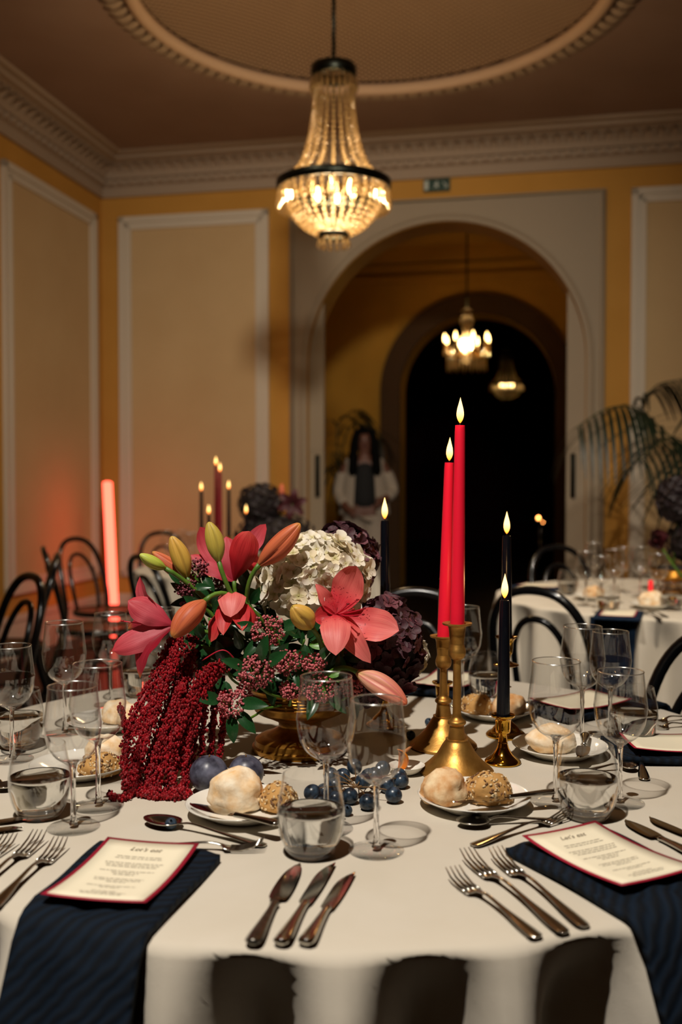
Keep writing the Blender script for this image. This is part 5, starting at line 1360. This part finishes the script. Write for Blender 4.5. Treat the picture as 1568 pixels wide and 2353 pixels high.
def bg_lily(c, lb, r=.09, m='lily_maroon_dimmed'):
    t = thing('lily', lb, 'lily', c, 0, 'lilies on background tables')
    for k in range(6):
        a = 2 * PI * k / 6 + .3; tip = V(math.cos(a) * r, -.03, math.sin(a) * r); part('petal', petal(V(0, 0, 0), tip, V(0, -1, 0), r * .55, bow=.1, recurve=.3), m, t)
    part('stem', tube(bez(V(0, 0, 0), V(-.05, 0, -.15), V(-.1, .02, -.28), 6), .005, 6), 'green_stem', t); return t
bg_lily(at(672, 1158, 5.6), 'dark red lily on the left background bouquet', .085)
bd = at(648, 1150, 5.65); bud_ = thing('lily_bud', 'dark upright bud above the left background bouquet', 'flower bud', bd); 
part('bud', lathe([(0, 0), (.014, .02), (.02, .05), (.012, .085), (0, .10)], 12), 'bud_orange', bud_); part('stem', tube(bez(V(0, 0, 0), V(0, 0, -.1), V(-.04, 0, -.25), 6), .005, 6), 'green_stem', bud_)
# right background table
pR = V(1.47, 4.40, .75)
bg_bouquet(pR, ['flower bowl on the right background table', ('tall dark hydrangea silhouetted at the right picture edge', (.02, 0, .42, .095, ['hyd_silhouette'], (.9, .9, 1.15))), ('lower dark hydrangea at the right picture edge', (.10, 0, .24, .12, ['hyd_silhouette'], (1, 1, 1)))])
def carnation(c, lb, r=.06):
    t = thing('carnation', lb, 'carnation', c, 0); r2 = random.Random(4); mb = MB()
    for k in range(46):
        d = V(r2.gauss(0, 1), r2.gauss(0, 1), r2.gauss(0, 1) + .3).normalized(); tip = d * r * r2.uniform(.8, 1.05)
        mb.add(petal(V(0, 0, 0), tip, d.orthogonal() + V(0, 0, .3), r * .9, bow=.1, recurve=.3, nu=4, nv=5, belly=.7, ruffle=.2, seed=k))
    mb.build('petals', 'lily_maroon_dimmed', t)['kind'] = 'stuff'; part('stem', tube(bez(V(0, 0, 0), V(.05, 0, -.1), V(.16, 0, -.22), 6), .005, 6), 'green_stem', t)
carnation(at(1512, 1240, 4.3), 'deep red carnation leaning out of the right background bouquet', .048)
RG = 'glassware on the right background table'
for x, y, pr, lb in [(1347, 1392, WL, 'leftmost tall wine glass on the right background table'), (1382, 1396, WS, 'second wine glass from the left on the right background table'), (1412, 1384, WL, 'third wine glass from the left on the right background table'), (1472, 1372, WL, 'wine glass left of the red carnation'), (1512, 1388, WS, 'wine glass under the red carnation'),
                  (1432, 1360, WS, 'rear wine glass between the others on the right background table'), (1365, 1356, WL, 'rear left wine glass on the right background table')]:
    place(pr, ontab(x, y), lb, RG)
for x, y, lb in [(1306, 1366, 'water tumbler at the left end of the right background table'), (1398, 1410, 'water tumbler before the wine glasses of the right background table'), (1546, 1402, 'water tumbler at the right picture edge on the background table')]:
    place(TB, ontab(x, y), lb, RG)
for x, y, lb in [(1500, 1398, 'side plate with a roll on the right background table'), (1365, 1378, 'side plate behind glasses on the right background table')]: place(PLT, ontab(x, y), lb, 'side plates on the right background table')
roll(ontab(1500, 1398) + V(0, 0, .0065), (.055, .045, .042), 71, 'large pale roll on the right background table'); roll(ontab(1365, 1378) + V(0, 0, .0065), (.045, .04, .035), 73, 'roll behind the glasses of the right background table', 0, 'crust_brown')
def flat_napkin(c, rz, lb, lb2):
    o = part('navy_napkin', bevbox(.17, .25, .012, .004), 'navy'); o.location = c + V(0, 0, .0065); o.rotation_euler = (0, 0, rz); tag(o, lb, 'napkin', 'navy napkins on background tables')
    m_ = menu(c + V(0, 0, 0), rz, lb2, text=False, z=c.z + .0135, curl=.002)
flat_napkin(ontab(1422, 1418), R(-20), 'navy napkin on the right background table near its front', 'menu card lying on the front of the right background table')
flat_napkin(ontab(1243, 1352), R(60), 'navy napkin at the left end of the right background table', 'menu card at the left end of the right background table')
fn_ = part('navy_napkin', grid(lambda u, q: V((u - .5) * .18, .0, -q * .3) + V(0, -.012 * math.sin(u * 8) - .03 * q, 0), 8, 6), 'navy'); 
e2 = on_z(1392, 1428, .748); dd2 = (V(e2.x, e2.y, 0) - T2); dd2.z = 0; dd2.normalize(); fn_.location = V(T2.x, T2.y, .752) + dd2 * .895; fn_.rotation_euler = (0, 0, math.atan2(dd2.y, dd2.x) + PI / 2); tag(fn_, 'navy napkin hanging over the front of the right background table', 'napkin', 'navy napkins on background tables')
for i, (a, b2) in enumerate([((1535, 1420), (1505, 1410)), ((1520, 1424), (1490, 1414))]):
    o = fork(.2, ['left fork at the front of the right background table', 'right fork at the front of the right background table'][1 - i]); A = ontab(*a); B = ontab(*b2); B.z = A.z; lay(o, A, B); o['group'] = 'cutlery on the right background table'
tl = thing('red_candle_stub', 'small glowing red candle on the right background table', 'candle', ontab(1496, 1362)); part('wax', lathe([(0, 0), (.010, 0), (.010, .055), (.008, .057), (0, .054)], 16), 'tealight_red', tl); part('wick', tube([V(0, 0, .053), V(0, 0, .062)], .001, 5), 'wick', tl)
# ------------------------------------------------------------------ palms
def palm(loc, fronds, lb, hpot=.45, leaf_n=17):
    t = thing('potted_palm', lb, 'palm', loc)
    part('pot', lathe([(0, 0), (.14, 0), (.19, hpot), (.205, hpot), (.205, hpot - .04), (.17, hpot - .05), (0, hpot - .05)], 28), 'pot', t, angle=40); part('soil', lathe([(0, hpot - .03), (.17, hpot - .035), (.0, hpot - .045)], 20), 'soil', t)
    def lfn(u, q):
        x = (u - .5) * 2; wv = math.sin(PI * min(q * .9 + .08, 1)) ** .7; return V(x * .030 * wv, q, -.80 * q * q + .004 * abs(x))
    lo_ = MB().add(grid(lfn, 2, 8)).build('lp', 'palm'); lme = lo_.data; bpy.data.objects.remove(lo_)
    for pts in fronds:
        P = smoothp([Vector(p) - Vector(loc) for p in pts], 10); n = len(P)
        f = part('frond', tube(P, [.011 * (1 - .8 * i / n) for i in range(n)], 6), 'palm_stem', t)
        s0 = int(n * .34)
        for i in range(leaf_n):
            k = s0 + (n - 1 - s0) * i / (leaf_n - 1); a = P[min(int(k), n - 2)]; b2 = P[min(int(k) + 1, n - 1)]; p = a.lerp(b2, k - int(k)); tan = (b2 - a).normalized()
            side = tan.cross(V(0, 0, 1)); side = side.normalized() if side.length > .05 else V(1, 0, 0)
            L = .42 * math.sin(PI * (.18 + .72 * i / leaf_n)) + .05
            for sg in (-1, 1):
                d = (side * sg * .8 + tan * .75 + V(0, 0, -.12)).normalized(); x = d.cross(V(0, 0, 1)).normalized(); z = x.cross(d)
                M = Matrix((x, d, z)).transposed().to_4x4(); inst(lme, 'leaflet', f, None, M=Matrix.Translation(p) @ M @ Matrix.Scale(L, 4))
    return t
pb = V(2.42, 6.35, 0); cr_ = V(2.42, 6.35, .5)
palm(pb, [[cr_, V(2.36, 6.3, 1.2), at(1490, 960, 6.1), at(1410, 935, 5.9), at(1320, 985, 5.7)],
          [cr_, V(2.42, 6.3, 1.2), at(1560, 1020, 6.0), at(1530, 1010, 5.8), at(1465, 1060, 5.5)],
          [cr_, V(2.38, 6.4, 1.2), at(1485, 960, 6.4), at(1505, 890, 6.4), at(1570, 870, 6.4)],
          [cr_, V(2.5, 6.3, 1.2), at(1620, 960, 6.2), at(1700, 930, 6.0)],
          [cr_, V(2.45, 6.3, 1.1), at(1600, 1050, 5.9), at(1640, 1080, 5.6)]], 'potted palm at the right picture edge with drooping fronds')
pb2 = V(-.02, 9.75, 0); c2 = pb2 + V(0, 0, .5)
palm(pb2, [[c2, pb2 + V(0, 0, 1.3), at(800, 990, 9.6), at(840, 975, 9.5), at(880, 1005, 9.4)], [c2, pb2 + V(0, 0, 1.3), at(775, 985, 9.7), at(795, 955, 9.7), at(815, 940, 9.7)],
           [c2, pb2 + V(0, 0, 1.2), at(770, 1040, 9.6), at(755, 1080, 9.4)], [c2, pb2 + V(0, 0, 1.2), at(790, 1060, 9.4), at(800, 1110, 9.2)]], 'dark potted palm just inside the arch behind the standing person', leaf_n=12)
# ------------------------------------------------------------------ the person in the arch
def skin_obj(name, verts, edges, radii, m, parent, root=0, sub=2):
    me = bpy.data.meshes.new(name); me.from_pydata([tuple(v) for v in verts], edges, []); me.update(); me.materials.append(MATS[m])
    o = bpy.data.objects.new(name, me); COL.objects.link(o); o.parent = parent
    md = o.modifiers.new('skin', 'SKIN'); md.use_smooth_shade = True
    if not me.skin_vertices: bpy.context.view_layer.objects.active = o; o.select_set(True); bpy.ops.mesh.customdata_skin_add()
    for i, r in enumerate(radii):
        sv = me.skin_vertices[0].data[i]; sv.radius = r if isinstance(r, tuple) else (r, r); sv.use_root = (i == root)
    sd = o.modifiers.new('sub', 'SUBSURF'); sd.levels = 1; sd.render_levels = sub
    return o
pp = at(838, 1200, 9.0); pp.z = 0
per = thing('person', 'long-haired person in open pale jacket, dark top and pale trousers inside the arch', 'person', pp)
bv = [V(0, 0, .98), V(0, 0, 1.12), V(0, .01, 1.30), V(0, .01, 1.42), V(0, 0, 1.50), V(0, -.01, 1.56), V(0, -.015, 1.64), V(0, 0, 1.71),           # pelvis spine neck head
      V(-.17, .01, 1.40), V(-.24, .02, 1.16), V(-.16, -.14, 1.02), V(-.13, -.17, 1.00),        # right arm (image left)
      V(.17, .01, 1.40), V(.27, .03, 1.17), V(.17, -.15, 1.10), V(.14, -.18, 1.09),
      V(-.09, 0, .92), V(-.10, -.02, .52), V(-.11, .03, .09), V(-.115, -.12, .04), V(.09, 0, .92), V(.11, -.01, .52), V(.13, .03, .09), V(.14, -.12, .04)]
be = [(0, 1), (1, 2), (2, 3), (3, 4), (4, 5), (5, 6), (6, 7), (3, 8), (8, 9), (9, 10), (10, 11), (3, 12), (12, 13), (13, 14), (14, 15), (0, 16), (16, 17), (17, 18), (18, 19), (0, 20), (20, 21), (21, 22), (22, 23)]
br = [(.14, .10), (.12, .09), (.13, .095), (.09, .07), .05, .058, .075, .055, .06, .045, .033, .028, .06, .045, .033, .028, .085, .06, .04, .035, .085, .06, .04, .035]
# fingers: five short chains at each hand
for hi, sg in ((11, 1), (15, -1)):
    h = bv[hi]
    for k in range(5):
        i0 = len(bv); off_ = (k - 2) * .018
        if k == 4: a = h + V(sg * .028, -.012, .02); b2 = h + V(sg * .045, -.035, .03)
        else: a = h + V(sg * .012, -.03, off_ * .8 - .008); b2 = h + V(sg * .045, -.045 + abs(off_) * .3, off_ - .02)
        bv += [a, b2]; be += [(hi, i0), (i0, i0 + 1)]; br += [.0095, .008]
skin_obj('body', bv, be, br, 'skin', per)
skin_obj('dark_top', [V(0, 0, .98), V(0, 0, 1.16), V(0, .008, 1.30), V(0, .008, 1.41), V(0, 0, 1.46)], [(0, 1), (1, 2), (2, 3), (3, 4)], [(.160, .122), (.142, .115), (.148, .118), (.125, .095), (.075, .07)], 'black_top', per)
skin_obj('trousers', [V(0, 0, 1.10), V(-.09, 0, .90), V(-.10, -.02, .52), V(-.11, .03, .08), V(.09, 0, .90), V(.11, -.01, .52), V(.13, .03, .08)], [(0, 1), (1, 2), (2, 3), (0, 4), (4, 5), (5, 6)], [(.175, .14), .125, .10, .09, .125, .10, .09], 'trousers', per)
for sg, arm in ((-1, (8, 9, 10)), (1, (12, 13, 14))):
    vv = [V(0, .06, 1.44), bv[arm[0]] + V(0, .01, 0), bv[arm[1]], bv[arm[2]] * .8 + bv[arm[1]] * .2]
    skin_obj('jacket_sleeve', vv, [(0, 1), (1, 2), (2, 3)], [.05, .072, .058, .05], 'jacket', per, 1)
    def jf(u, q, sg=sg):
        a = (.16 + u * .90) * PI * .98; z = 1.47 - .50 * q; w_ = .165 + .05 * q; return V(sg * w_ * math.sin(a) * (1.02), -math.cos(a) * (.125 + .03 * q) + .01, z - .03 * math.sin(a) * (1 - q))
    g1 = grid(jf, 14, 10); n0 = len(g1[0]); g2 = [p * 1.0 + V(p.x, p.y, 0).normalized() * .012 for p in g1[0]]
    part('jacket_front', (g1[0] + g2, list(g1[1]) + [tuple(i + n0 for i in reversed(q)) for q in g1[1]]), 'jacket', per)
skin_obj('jacket_yoke', [V(-.18, .015, 1.395), V(-.09, .03, 1.435), V(0, .05, 1.45), V(.09, .03, 1.435), V(.18, .015, 1.395)], [(0, 1), (1, 2), (2, 3), (3, 4)], [.078, .072, .06, .072, .078], 'jacket', per, 2)
hd = V(0, -.012, 1.63)
mbh = MB(); v, f = ico(3)
hair_v = []
for p in v:
    q = V(p.x * .112, p.y * .118 + .02, p.z * .118)
    if p.y < -.35 and p.z < .45: q = V(p.x * .08, max(p.y * .118, -.05) + .02, p.z * .10)
    hair_v.append(q + V(0, 0, 1.645))
mbh.add((hair_v, f))
for sg in (-1, 1):
    for k in range(7):
        a = k / 6; mbh.add(tube(smoothp([V(sg * .06, .02 + .05 * a - .05, 1.72), V(sg * (.082 + .012 * a), -.05 + .10 * a, 1.62), V(sg * (.098 + .01 * a), -.08 + .12 * a, 1.48), V(sg * (.112), -.10 + .13 * a, 1.31)], 4), [.036] * 8 + [.044] * 4 + [.02], 7))
mbh.build('hair', 'hair', per)
part('nose', ball(.014, 2, V(0, -.085, 1.615), (.8, 1.1, 1.3)), 'skin', per)
for sg in (-1, 1):
    part('eye', ball(.010, 2, V(sg * .028, -.072, 1.64)), 'shoe', per); part('ear', ball(.02, 2, V(sg * .074, .0, 1.625), (.4, .8, 1.3)), 'skin', per); 
part('mouth', ball(.018, 2, V(0, -.078, 1.578), (1.1, .45, .35)), 'dark_red', per)
for sg, x in ((-1, -.113), (1, .135)): part('shoe', ball(.06, 2, V(x, -.06, .045), (.75, 2.0, .72)), 'shoe', per)
# ------------------------------------------------------------------ two far candle flames in the dark room
for x, y, lb in [(1238, 1192, 'left of two tiny candle flames in the dark room'), (1247, 1197, 'right of two tiny candle flames in the dark room')]:
    p = at(x, y, 14.0); t = thing('votive_candle', lb, 'candle', (p.x, p.y, .75), 0, 'far votive candles'); hh = p.z - .78
    part('wax', lathe([(0, 0), (.015, 0), (.012, max(hh - .0, .02)), (0, max(hh, .02))], 12), 'wax_black', t)
    part('flame', ball(.03, 2, (0, 0, hh + .03), (.7, .7, 1.2)), 'ember', t)
ft_ = thing('far_table', 'dark small table in the unlit room under the two far flames', 'table', at(1242, 1195, 14.0).xy.to_3d())
part('tabletop', lathe([(0, .72), (.4, .72), (.4, .75), (0, .75)], 32), 'black_wood', ft_, angle=40); part('pedestal', lathe([(.18, 0), (.04, .05), (.035, .72)], 16), 'black_wood', ft_)
